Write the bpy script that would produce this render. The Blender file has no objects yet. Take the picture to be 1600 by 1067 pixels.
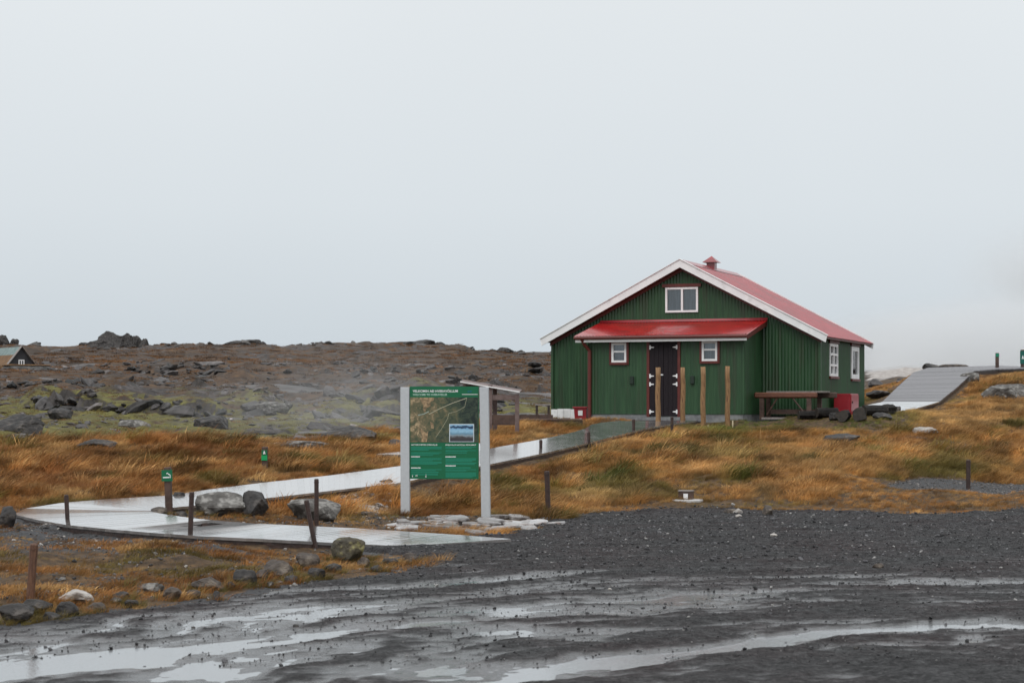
import bpy, bmesh, math, random
import numpy as np
from mathutils import Vector, Matrix

random.seed(7)
RNG = np.random.default_rng(11)
SC = bpy.context.scene
COL = SC.collection
RAD = math.radians

# ------------------------------------------------------------------ camera, sky, sun, exposure
EYE = 1.7
cam_d = bpy.data.cameras.new('camera'); cam = bpy.data.objects.new('camera', cam_d); COL.objects.link(cam)
cam.location = (0, 0, EYE); cam.rotation_euler = (RAD(90), 0, 0)
cam_d.lens = 70; cam_d.sensor_width = 36; cam_d.shift_y = 104.5 / 1600
cam_d.clip_start = 0.5; cam_d.clip_end = 9000
cam_d.dof.use_dof = True; cam_d.dof.focus_distance = 44; cam_d.dof.aperture_fstop = 6.3
SC.camera = cam

SUN_EL, SUN_AZ = RAD(50), RAD(200)      # soft overcast light from behind the camera
w = bpy.data.worlds.new('World'); SC.world = w; w.use_nodes = True
nt = w.node_tree; N = nt.nodes; L = nt.links; N.clear()
sky = N.new('ShaderNodeTexSky'); sky.sky_type = 'NISHITA'; sky.sun_disc = False
sky.sun_elevation = SUN_EL; sky.sun_rotation = SUN_AZ; sky.dust_density = 4
scl = N.new('ShaderNodeVectorMath'); scl.operation = 'SCALE'; scl.inputs['Scale'].default_value = 0.06
L.new(sky.outputs[0], scl.inputs[0])
tc = N.new('ShaderNodeTexCoord'); sx = N.new('ShaderNodeSeparateXYZ'); L.new(tc.outputs['Generated'], sx.inputs[0])
# overcast cloud deck: brighter towards the zenith, as a closed cloud cover is
rmp = N.new('ShaderNodeValToRGB'); L.new(sx.outputs['Z'], rmp.inputs[0])
e = rmp.color_ramp.elements
e[0].position = 0.0; e[0].color = (0.60, 0.67, 0.725, 1)
e[1].position = 1.0; e[1].color = (1.32, 1.36, 1.38, 1)
m_ = e.new(0.10); m_.color = (0.745, 0.80, 0.84, 1)
m_ = e.new(0.22); m_.color = (0.83, 0.87, 0.895, 1)
m_ = e.new(0.5); m_.color = (1.02, 1.055, 1.07, 1)
nz = N.new('ShaderNodeTexNoise'); nz.inputs['Scale'].default_value = 2.2; nz.inputs['Detail'].default_value = 3
L.new(tc.outputs['Generated'], nz.inputs['Vector'])
nr = N.new('ShaderNodeMapRange'); nr.inputs['To Min'].default_value = 0.93; nr.inputs['To Max'].default_value = 1.07
L.new(nz.outputs[0], nr.inputs['Value'])
cl = N.new('ShaderNodeVectorMath'); cl.operation = 'SCALE'; L.new(rmp.outputs[0], cl.inputs[0]); L.new(nr.outputs[0], cl.inputs['Scale'])
mx = N.new('ShaderNodeMix'); mx.data_type = 'RGBA'; mx.inputs['Factor'].default_value = 0.94
L.new(scl.outputs[0], mx.inputs['A']); L.new(cl.outputs[0], mx.inputs['B'])
bg = N.new('ShaderNodeBackground'); bg.inputs['Strength'].default_value = 1.0
L.new(mx.outputs['Result'], bg.inputs['Color'])
wo = N.new('ShaderNodeOutputWorld'); L.new(bg.outputs[0], wo.inputs['Surface'])

sun_d = bpy.data.lights.new('sun', 'SUN'); sun_d.energy = 1.3; sun_d.angle = RAD(40); sun_d.color = (1, 0.975, 0.94)
sun = bpy.data.objects.new('sun', sun_d); COL.objects.link(sun)
sd = Vector((math.sin(SUN_AZ) * math.cos(SUN_EL), math.cos(SUN_AZ) * math.cos(SUN_EL), math.sin(SUN_EL)))
sun.rotation_euler = sd.to_track_quat('Z', 'Y').to_euler(); sun.location = (-10, -20, 40)
SC.view_settings.view_transform = 'Standard'; SC.view_settings.look = 'None'
SC.view_settings.exposure = 0.0; SC.view_settings.gamma = 1
SC.view_settings.use_curve_mapping = False
SC.render.engine = 'CYCLES'
SC.cycles.use_denoising = True
SC.cycles.max_bounces = 8; SC.cycles.transparent_max_bounces = 16; SC.cycles.volume_bounces = 1
SC.cycles.volume_step_rate = 2.0; SC.cycles.volume_max_steps = 128

# ------------------------------------------------------------------ noise
_perm = np.random.default_rng(5).permutation(512)
_g = np.random.default_rng(6).uniform(0, 2 * np.pi, 512)
_gx, _gy = np.cos(_g), np.sin(_g)
def perlin(x, y):
    x = np.asarray(x, float); y = np.asarray(y, float)
    xi = np.floor(x).astype(int); yi = np.floor(y).astype(int)
    xf = x - xi; yf = y - yi
    u = xf * xf * xf * (xf * (xf * 6 - 15) + 10); v = yf * yf * yf * (yf * (yf * 6 - 15) + 10)
    def gr(ix, iy, dx, dy):
        h = _perm[(_perm[ix & 511] + iy) & 511]
        return _gx[h] * dx + _gy[h] * dy
    a = gr(xi, yi, xf, yf); b = gr(xi + 1, yi, xf - 1, yf)
    c = gr(xi, yi + 1, xf, yf - 1); d = gr(xi + 1, yi + 1, xf - 1, yf - 1)
    return (a + u * (b - a)) * (1 - v) + (c + u * (d - c)) * v
def fbm(x, y, o=4, lac=2.03, gain=0.5):
    s = 0; a = 1.0
    for k in range(o):
        s = s + a * perlin(x + 17.3 * k, y - 9.1 * k); x = x * lac; y = y * lac; a *= gain
    return s
def sstep(a, b, x):
    t = np.clip((np.asarray(x, float) - a) / (b - a), 0, 1); return t * t * (3 - 2 * t)

# ------------------------------------------------------------------ terrain
F = 3111.0
HOR = 638.0
def zy(D, y): return EYE - (y - HOR) * D / F
TAB = {  # bearing (as a picture column at 70 mm) : (distance, height)
    0:    [(8,0),(16,.0),(20,.1),(24,.12),(27,.12),(30,.24),(33,.55),(36.5,.9),(40,.9),(47,.92),(55,1.1),(65,1.34),(80,1.95),(110,3.04),(160,4.94),(230,7.7),(270,9.6),(300,10.95),(420,10.5)],
    300:  [(8,0),(18,.0),(21,.08),(24,.1),(27,.12),(30,.24),(33,.45),(36,.73),(39,.97),(47,.86),(55,1.05),(65,1.34),(80,1.95),(110,3.1),(160,5.0),(230,7.8),(270,9.9),(300,11.2),(420,10.5)],
    560:  [(8,0),(22,.0),(24,.0),(27,.04),(30,.12),(33,.40),(36,.69),(40,.88),(42.5,1.12),(44.5,1.08),(47,.85),(55,1.13),(65,1.42),(80,1.95),(110,2.95),(160,4.7),(230,7.5),(270,9.9),(300,11.5),(420,10.5)],
    680:  [(8,0),(25,.0),(27,.0),(30,.01),(33,.2),(36,.52),(40,.86),(42.5,1.1),(47,1.2),(55,1.25),(65,1.45),(80,2.0),(110,3.0),(160,4.8),(230,7.6),(270,9.9),(300,11.2),(420,10)],
    800:  [(8,0),(26,.0),(30,.02),(33,.14),(36,.45),(40,.85),(44,1.17),(47,1.28),(52,1.36),(62,1.5),(80,2.16),(110,3.1),(160,4.9),(230,7.5),(270,9.2),(300,10.4),(420,10)],
    1000: [(8,0),(30,.0),(32.5,.05),(35,.36),(40,.88),(44,1.06),(47,1.24),(52,1.36),(62,1.5),(80,2.0),(110,3.0),(160,4.7),(230,7.2),(300,10),(420,10)],
    1280: [(8,0),(30,.0),(32.3,.03),(35,.36),(38,.62),(42,.88),(45,1.2),(47.5,1.44),(52,1.48),(62,1.8),(80,2.6),(110,3.4),(160,4.7),(300,9),(420,13)],
    1420: [(8,0),(30,.0),(32.5,.05),(34,.18),(35.2,.22),(36.5,.28),(38,.42),(40,.7),(44,1.12),(48,1.5),(52,1.74),(57,2.0),(62,2.36),(80,3.15),(110,3.9),(160,5.2),(300,10),(420,14.4)],
    1600: [(8,0),(31.5,.0),(33.5,.07),(35.5,.11),(37,.14),(39,.22),(41,.42),(44,.82),(48,1.28),(52,1.75),(57,2.25),(62,2.72),(66,2.95),(80,3.0),(110,3.7),(160,4.8),(300,8),(420,12.5)],
}
_cols = np.array(sorted(TAB)); _Dn = np.concatenate([np.arange(8, 60, .5), np.arange(60, 120, 2), np.arange(120, 421, 10)])
_tab = np.array([np.interp(_Dn, [p[0] for p in TAB[c]], [p[1] for p in TAB[c]]) for c in _cols])
def base_z(px, D):
    ci = np.clip(np.interp(px, _cols, np.arange(len(_cols))), 0, len(_cols) - 1.0001)
    di = np.clip(np.interp(D, _Dn, np.arange(len(_Dn))), 0, len(_Dn) - 1.0001)
    c0 = ci.astype(int); d0 = di.astype(int); cf = ci - c0; df = di - d0
    cf = cf * cf * (3 - 2 * cf)
    return (_tab[c0, d0] * (1 - cf) * (1 - df) + _tab[c0 + 1, d0] * cf * (1 - df)
            + _tab[c0, d0 + 1] * (1 - cf) * df + _tab[c0 + 1, d0 + 1] * cf * df)

def g0(px, y): D = F * EYE / (y - HOR); return ((px - 800) / F * D, D)   # a spot on level ground
def h0(px, y):
    D = np.arange(10, 60, .02); z = base_z(np.full(len(D), float(px)), D); k = np.nonzero(EYE - (y - HOR) / F * D <= z)[0]
    D = D[k[0]]; return ((px - 800) / F * D, D)
LOT = [(-60, 2), (-60, 13)] + [h0(*p) for p in [(-150,1000),(0,985),(150,966),(330,942),(470,917),(640,897),(668,882),(640,868),(500,851),
       (640,849),(800,836),(885,806),(1000,797),(1130,793),(1300,800),(1450,806),(1600,797)]] + [(60, 34), (60, 2)]
TRACK = [((px - 800) / F * D, D) for px, D in [(1375,36.0),(1430,37.6),(1600,38.9),(1900,39.4),(1900,36.6),(1600,36.2),(1450,35.6)]]
def seg_dist(x, y, poly, closed=True):
    d = np.full(np.shape(x), 1e9); n = len(poly)
    for i in range(n if closed else n - 1):
        ax, ay = poly[i]; bx, by = poly[(i + 1) % n]
        ex, ey = bx - ax, by - ay; t = np.clip(((x - ax) * ex + (y - ay) * ey) / (ex * ex + ey * ey + 1e-12), 0, 1)
        d = np.minimum(d, np.hypot(x - ax - t * ex, y - ay - t * ey))
    return d
def inside(x, y, poly):
    r = np.zeros(np.shape(x), bool); n = len(poly)
    for i in range(n):
        ax, ay = poly[i]; bx, by = poly[(i + 1) % n]
        c = ((ay > y) != (by > y)) & (x < (bx - ax) * (y - ay) / (by - ay + 1e-12) + ax)
        r ^= c
    return r
def sdf(x, y, poly):
    d = seg_dist(x, y, poly); return np.where(inside(x, y, poly), d, -d)   # positive inside

# ---- boardwalk edges (left edge / right edge seen along the way), used for the walk and to bed the ground
def leg1_pt(px, y, up=0):
    z = .22 + up - .19 * float(sstep(300, 660, px)); D = F * (EYE - z) / (y - HOR); return Vector(((px - 800) / F * D, D, z))
def leg2_pt(px, y, up=0):
    D = F * (EYE - .22 - up + .0676 * 29) / (y - HOR + .0676 * F); return Vector(((px - 800) / F * D, D, .22 + up + .0676 * (D - 29)))
WALK = [(leg1_pt(*a, .05 + .07 * float(sstep(450, 300, a[0]))), leg1_pt(*b)) for a, b in [((798,841.5),(632,853)),((720,835.5),(570,850)),((570,825.6),(420,842)),((450,820),(310,837)),((390,817),(240,832)),((325,812),(180,827)),
        ((276,806),(107,820)),((245,801),(60,812)),((237,799),(22,803))]]
WALK += [(leg2_pt(*a, .12 - .12 * float(sstep(237, 420, a[0]))), leg2_pt(*b, .0 if b[0] < 50 else .05)) for a, b in [((238,798),(40,794)),((239,797.5),(100,785)),((245,796),(175,779)),((275,792),(262,774)),((330,787),(330,764)),
        ((416,778),(410,754)),((520,766),(520,742)),((624.7,754),(624.7,727.9)),((765,725),(765,700.6)),((844,709),(844,686.5)),((897,697),(897,674.7)),
        ((950,684),(915,669)),((1010,668.5),(925,663)),((1050,662),(940,660)),((1088,657),(965,657.3))]]
SPUR = [(leg2_pt(*a), leg2_pt(*b)) for a, b in [((588,709.5),(592,708.5)),((640,710),(640,704)),((700,709),(690,700)),((760,703),(752,692))]]
def rz_(px, y, D): return Vector(((px - 800) / F * D, D, zy(D, y)))
RAMP = [(rz_(*a), rz_(*b)) for a, b in [((1320,640,50.6),(1375,646,49.0)),((1374,629,52.6),(1430,638.5,50.6)),((1379,627.5,53),(1467,627.5,52.2)),((1401,606,57.5),(1496,604,56.8)),((1427,582,63),(1522,579.5,61.8)),((1450,574.5,67),(1560,576.5,63.5)),((1560,571,70),(1640,574.5,64.5))]]
def strip_field(x, y, st):
    """distance to a strip's footprint (0 inside) and its height there"""
    best = np.full(np.shape(x), 1e9); zz = np.zeros(np.shape(x))
    for (a0, b0), (a1, b1) in zip(st[:-1], st[1:]):
        q = [(a0.x, a0.y), (a1.x, a1.y), (b1.x, b1.y), (b0.x, b0.y)]
        d = np.where(inside(x, y, q), 0, seg_dist(x, y, q))
        c0 = (a0 + b0) / 2; c1 = (a1 + b1) / 2; e_ = c1 - c0
        t = np.clip(((x - c0.x) * e_.x + (y - c0.y) * e_.y) / (e_.x ** 2 + e_.y ** 2 + 1e-9), 0, 1)
        wx_ = (b0.x - a0.x) * (1 - t) + (b1.x - a1.x) * t; wy_ = (b0.y - a0.y) * (1 - t) + (b1.y - a1.y) * t; wz_ = (b0.z - a0.z) * (1 - t) + (b1.z - a1.z) * t
        q = np.clip(((x - c0.x - t * e_.x) * wx_ + (y - c0.y - t * e_.y) * wy_) / (wx_ ** 2 + wy_ ** 2 + 1e-9), -.5, .5)
        z = c0.z + t * e_.z + q * wz_; k = d < best
        best = np.where(k, d, best); zz = np.where(k, z, zz)
    return best, zz

HA = RAD(-21.4); HOUSE = Vector((4.307, 50.205, 1.43))
def hw(x, y, z=0):  # house to world
    return HOUSE + Vector((x * math.cos(HA) - y * math.sin(HA), x * math.sin(HA) + y * math.cos(HA), z))
HFOOT = [(hw(*p).x, hw(*p).y) for p in [(-3.55, 0), (-1.95, -.05), (-1.95, -1.78), (2.08, -1.78), (2.08, -.05), (3.55, 0), (3.55, 5.5), (-3.55, 5.5)]]

LEDGES = [(40, 440, 70, .6, 1.5), (500, 640, 62, .55, .8), (100, 330, 84, .5, 2), (640, 800, 66, .4, 1.5), (150, 520, 132, .8, 4), (540, 860, 125, .7, 4), (330, 400, 104, .55, 1.5), (230, 345, 112, .4, 2.0), (430, 640, 92, .6, 3), (690, 870, 84, .7, 3), (-60, 110, 88, .5, 2), (560, 700, 72, .5, 2)]
def ground_z(x, y, detail=True):
    x = np.asarray(x, float); y = np.asarray(y, float)
    D = np.maximum(y, 4.0); px = 800 + x / D * F
    D = np.where(y < 4, 4, D); px = np.clip(px, -600, 2200)
    z = base_z(px, np.clip(D, 8, 420))
    if not detail: return z
    sl = sdf(x, y, LOT); st = sdf(x, y, TRACK)
    grass = sstep(0.1, 1.4, -sl) * sstep(-.2, .8, -st)
    near = sstep(70, 45, D)
    z = z + grass * near * (0.12 * fbm(x / 1.5, y / 1.5, 3) + .12 * np.abs(fbm(x / .8 + 40, y / .8, 2)))
    z = z + grass * near * .16 * fbm(x / 4.1 + 8, y / 4.1, 2) * sstep(31, 36, D)
    lava = sstep(41, 50, D) * sstep(920, 780, px) + sstep(60, 80, D) * sstep(800, 900, px) * .5
    n = fbm(x / 13, y / 9, 4)
    terr = .6 * sstep(.0, .05, n) + .5 * sstep(.22, .26, n) - .5 * sstep(-.2, -.25, n)
    amp = sstep(41, 80, D) * .6 + .4 * sstep(80, 200, D)
    z = z + lava * (amp * .55 * terr + .12 * fbm(x / 2.2, y / 2.2, 3) + .22 * np.abs(fbm(x / 1.5 + 3, y / 1.1, 3)) * sstep(140, 90, D) - .05)
    far = sstep(90, 260, D) * sstep(520, 330, D)
    z = z + far * (.8 * fbm(x / 24, y / 30, 5) + .45 * fbm(x / 40 + 3, y / 90, 2) - .55 + .35 * np.abs(fbm(x / 5, y / 8, 3)))
    for lo, hi, D0, h, wob in LEDGES:
        wd = sstep(lo - 15, lo + 25, px) * sstep(hi + 15, hi - 30, px)
        dd = D - D0 - wob * 1.6 * perlin(x / 3.5 + D0, y * 0 + D0) - .9 * perlin(x / .7, y / .7) - .5 * perlin(x / .27, y / .27)
        z = z + h * (.75 + .9 * perlin(x / 1.4 + D0, y / 3)) * wd * sstep(0, .5, dd) * np.exp(-np.clip(dd, 0, 60) / 16)
    k = sstep(13, 6, np.hypot(x + 34.2, D - 136)); z = z * (1 - k) + 4.22 * k
    # bed the walks and the house
    sel = (y < 75) & (np.abs(x) < 25) & (y > 20)
    if np.any(sel):
        xs, ys = x[sel], y[sel]; zs = z[sel]
        for st_, off in ((WALK, .06), (SPUR, .06), (RAMP, .06)):
            d, zb = strip_field(xs, ys, st_)
            k = sstep(1.1, .05, d)
            zs = np.where(zs > zb - off, zs * (1 - k) + (zb - off) * k, np.maximum(zs, zb - off - .05 - .3 * d) * k + zs * (1 - k))
        dh = seg_dist(xs, ys, HFOOT); dh = np.where(inside(xs, ys, HFOOT), 0, dh)
        k = sstep(1.2, .1, dh); zs = zs * (1 - k) + np.minimum(zs, 1.33) * k
        z = z.copy(); z[sel] = zs
    return z
def gz(x, y): return float(ground_z(np.array([x]), np.array([y]))[0])
def hit(px, y, dmin=9):
    """where the line of sight to a spot of the ground meets it"""
    D = np.concatenate([np.arange(dmin, 80, .04), np.arange(80, 330, .4)])
    X = (px - 800) / F * D; zr = EYE - (y - HOR) / F * D
    g = ground_z(X, D); k = np.nonzero(zr <= g)[0]
    i = k[0] if len(k) else len(D) - 1
    return Vector((X[i], D[i], g[i]))

# ------------------------------------------------------------------ material helpers
def mat(name, c1, c2=None, scale=6, rough=.7, bump=0, bscale=None, c3=None, c3s=1.5, c3amt=.5, coat=0, spec=.5, stretch=None, metal=0, coord='Object', rrange=None):
    m = bpy.data.materials.new(name); m.use_nodes = True; t = m.node_tree; n = t.nodes; l = t.links
    b = n['Principled BSDF']; b.inputs['Roughness'].default_value = rough; b.inputs['Metallic'].default_value = metal
    b.inputs['Specular IOR Level'].default_value = spec
    if coat: b.inputs['Coat Weight'].default_value = coat; b.inputs['Coat Roughness'].default_value = .06
    if c2 is None: b.inputs['Base Color'].default_value = (*c1, 1)
    co = n.new('ShaderNodeTexCoord'); src = co.outputs[coord]
    if stretch:
        mp = n.new('ShaderNodeMapping'); mp.inputs['Scale'].default_value = stretch; l.new(src, mp.inputs[0]); src = mp.outputs[0]
    if c2 is not None:
        z = n.new('ShaderNodeTexNoise'); z.inputs['Scale'].default_value = scale; z.inputs['Detail'].default_value = 6; z.inputs['Roughness'].default_value = .62
        l.new(src, z.inputs['Vector'])
        r = n.new('ShaderNodeValToRGB'); r.color_ramp.elements[0].position = .36; r.color_ramp.elements[1].position = .64
        r.color_ramp.elements[0].color = (*c1, 1); r.color_ramp.elements[1].color = (*c2, 1)
        l.new(z.outputs[0], r.inputs[0]); out = r.outputs[0]
        if c3 is not None:
            z2 = n.new('ShaderNodeTexNoise'); z2.inputs['Scale'].default_value = c3s; z2.inputs['Detail'].default_value = 5
            l.new(src, z2.inputs['Vector'])
            r2 = n.new('ShaderNodeMapRange'); r2.inputs['From Min'].default_value = 1 - c3amt - .06; r2.inputs['From Max'].default_value = 1 - c3amt + .06
            l.new(z2.outputs[0], r2.inputs['Value'])
            mm = n.new('ShaderNodeMix'); mm.data_type = 'RGBA'; l.new(r2.outputs[0], mm.inputs['Factor']); l.new(out, mm.inputs['A']); mm.inputs['B'].default_value = (*c3, 1)
            out = mm.outputs['Result']
        l.new(out, b.inputs['Base Color'])
        if rrange:
            rr = n.new('ShaderNodeMapRange'); rr.inputs['From Min'].default_value = .3; rr.inputs['From Max'].default_value = .7
            rr.inputs['To Min'].default_value, rr.inputs['To Max'].default_value = rrange; l.new(z.outputs[0], rr.inputs['Value']); l.new(rr.outputs[0], b.inputs['Roughness'])
    if bump:
        z3 = n.new('ShaderNodeTexNoise'); z3.inputs['Scale'].default_value = bscale or scale * 3; z3.inputs['Detail'].default_value = 5
        l.new(src, z3.inputs['Vector'])
        bp = n.new('ShaderNodeBump'); bp.inputs['Strength'].default_value = bump; bp.inputs['Distance'].default_value = .03
        l.new(z3.outputs[0], bp.inputs['Height']); l.new(bp.outputs[0], b.inputs['Normal'])
    return m

def tint_mat(name, rough=.75, attr='tint', transl=0.0, spec=.25, noise=0):
    m = bpy.data.materials.new(name); m.use_nodes = True; t = m.node_tree; n = t.nodes; l = t.links
    b = n['Principled BSDF']; b.inputs['Roughness'].default_value = rough; b.inputs['Specular IOR Level'].default_value = spec
    a = n.new('ShaderNodeAttribute'); a.attribute_type = 'INSTANCER'; a.attribute_name = attr
    out = a.outputs['Vector']
    if noise:
        co = n.new('ShaderNodeTexCoord'); z = n.new('ShaderNodeTexNoise'); z.inputs['Scale'].default_value = noise; z.inputs['Detail'].default_value = 5
        l.new(co.outputs['Object'], z.inputs['Vector'])
        mr = n.new('ShaderNodeMapRange'); mr.inputs['From Min'].default_value = .3; mr.inputs['From Max'].default_value = .7; mr.inputs['To Min'].default_value = .5; mr.inputs['To Max'].default_value = 1.6
        l.new(z.outputs[0], mr.inputs['Value'])
        v = n.new('ShaderNodeVectorMath'); v.operation = 'SCALE'; l.new(out, v.inputs[0]); l.new(mr.outputs[0], v.inputs['Scale']); out = v.outputs[0]
        bp = n.new('ShaderNodeBump'); bp.inputs['Strength'].default_value = .6; bp.inputs['Distance'].default_value = .05; l.new(z.outputs[0], bp.inputs['Height']); l.new(bp.outputs[0], b.inputs['Normal'])
    l.new(out, b.inputs['Base Color'])
    if transl:
        tr = n.new('ShaderNodeBsdfTranslucent'); l.new(out, tr.inputs['Color'])
        ms = n.new('ShaderNodeMixShader'); ms.inputs[0].default_value = transl
        l.new(b.outputs[0], ms.inputs[1]); l.new(tr.outputs[0], ms.inputs[2]); l.new(ms.outputs[0], n['Material Output'].inputs['Surface'])
    return m

# ------------------------------------------------------------------ mesh helpers
class MB:
    def __init__(s): s.v = []; s.f = []
    def add(s, vs, fs):
        o = len(s.v); s.v += [tuple(p) for p in vs]; s.f += [tuple(i + o for i in f) for f in fs]; return s
    def box(s, x0, x1, y0, y1, z0, z1, M=None):
        vs = [Vector((x, y, z)) for z in (z0, z1) for y in (y0, y1) for x in (x0, x1)]
        if M is not None: vs = [M @ p for p in vs]
        return s.add(vs, [(0, 2, 3, 1), (4, 5, 7, 6), (0, 1, 5, 4), (2, 6, 7, 3), (0, 4, 6, 2), (1, 3, 7, 5)])
    def prism(s, poly, d, M=None):
        """outline of points extruded by vector d"""
        n = len(poly); d = Vector(d); a = [Vector(p) for p in poly]; vs = a + [p + d for p in a]
        if M is not None: vs = [M @ p for p in vs]
        return s.add(vs, [tuple(range(n))[::-1], tuple(range(n, 2 * n))] + [(i, (i + 1) % n, n + (i + 1) % n, n + i) for i in range(n)])
    def tube(s, pts, rads, seg=10, cap=True):
        pts = [Vector(p) for p in pts]; rings = []
        if not hasattr(rads, '__len__'): rads = [rads] * len(pts)
        vs = []; fs = []
        for i, p in enumerate(pts):
            t = (pts[min(i + 1, len(pts) - 1)] - pts[max(i - 1, 0)]).normalized()
            a = Vector((0, 1, 0)) if abs(t.z) > .9 else Vector((0, 0, 1))
            u = t.cross(a).normalized(); v = t.cross(u)
            vs += [p + rads[i] * (math.cos(k * 2 * math.pi / seg) * u + math.sin(k * 2 * math.pi / seg) * v) for k in range(seg)]
        for i in range(len(pts) - 1):
            for k in range(seg):
                a = i * seg + k; b = i * seg + (k + 1) % seg; fs.append((a, b, b + seg, a + seg))
        if cap: fs += [tuple(range(seg))[::-1], tuple(range((len(pts) - 1) * seg, len(pts) * seg))]
        return s.add(vs, fs)
    def build(s, name, m, parent=None, smooth=False, bevel=0, loc=None):
        me = bpy.data.meshes.new(name); me.from_pydata(s.v, [], s.f)
        bm = bmesh.new(); bm.from_mesh(me); bmesh.ops.recalc_face_normals(bm, faces=bm.faces)
        if bevel: bmesh.ops.bevel(bm, geom=list(bm.edges), offset=bevel, segments=1, affect='EDGES', clamp_overlap=True)
        bm.to_mesh(me); bm.free()
        if smooth: me.polygons.foreach_set('use_smooth', [True] * len(me.polygons))
        me.materials.append(m); me.update()
        return link(name, me, parent, loc)
def link(name, me, parent=None, loc=None):
    o = bpy.data.objects.new(name, me); COL.objects.link(o)
    if parent is not None: o.parent = parent
    if loc is not None: o.location = loc
    return o
def empty(name, loc, rz=0, rx=0, ry=0):
    o = bpy.data.objects.new(name, None); COL.objects.link(o); o.location = loc; o.rotation_euler = (rx, ry, rz); o.empty_display_size = .2; return o
def tag(o, label=None, cat=None, group=None, kind=None):
    if label: o['label'] = label
    if cat: o['category'] = cat
    if group: o['group'] = group
    if kind: o['kind'] = kind
    return o
def np_mesh(name, V, Q):
    me = bpy.data.meshes.new(name); nf = len(Q); k = Q.shape[1]
    me.vertices.add(len(V)); me.vertices.foreach_set('co', V.astype(np.float32).ravel())
    me.loops.add(nf * k); me.loops.foreach_set('vertex_index', Q.astype(np.int32).ravel())
    me.polygons.add(nf); me.polygons.foreach_set('loop_start', np.arange(0, nf * k, k, dtype=np.int32)); me.polygons.foreach_set('loop_total', np.full(nf, k, np.int32))
    me.update(calc_edges=True); return me
def fattr(me, name, a):
    at = me.attributes.new(name, 'FLOAT', 'POINT'); at.data.foreach_set('value', np.asarray(a, np.float32))

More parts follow.
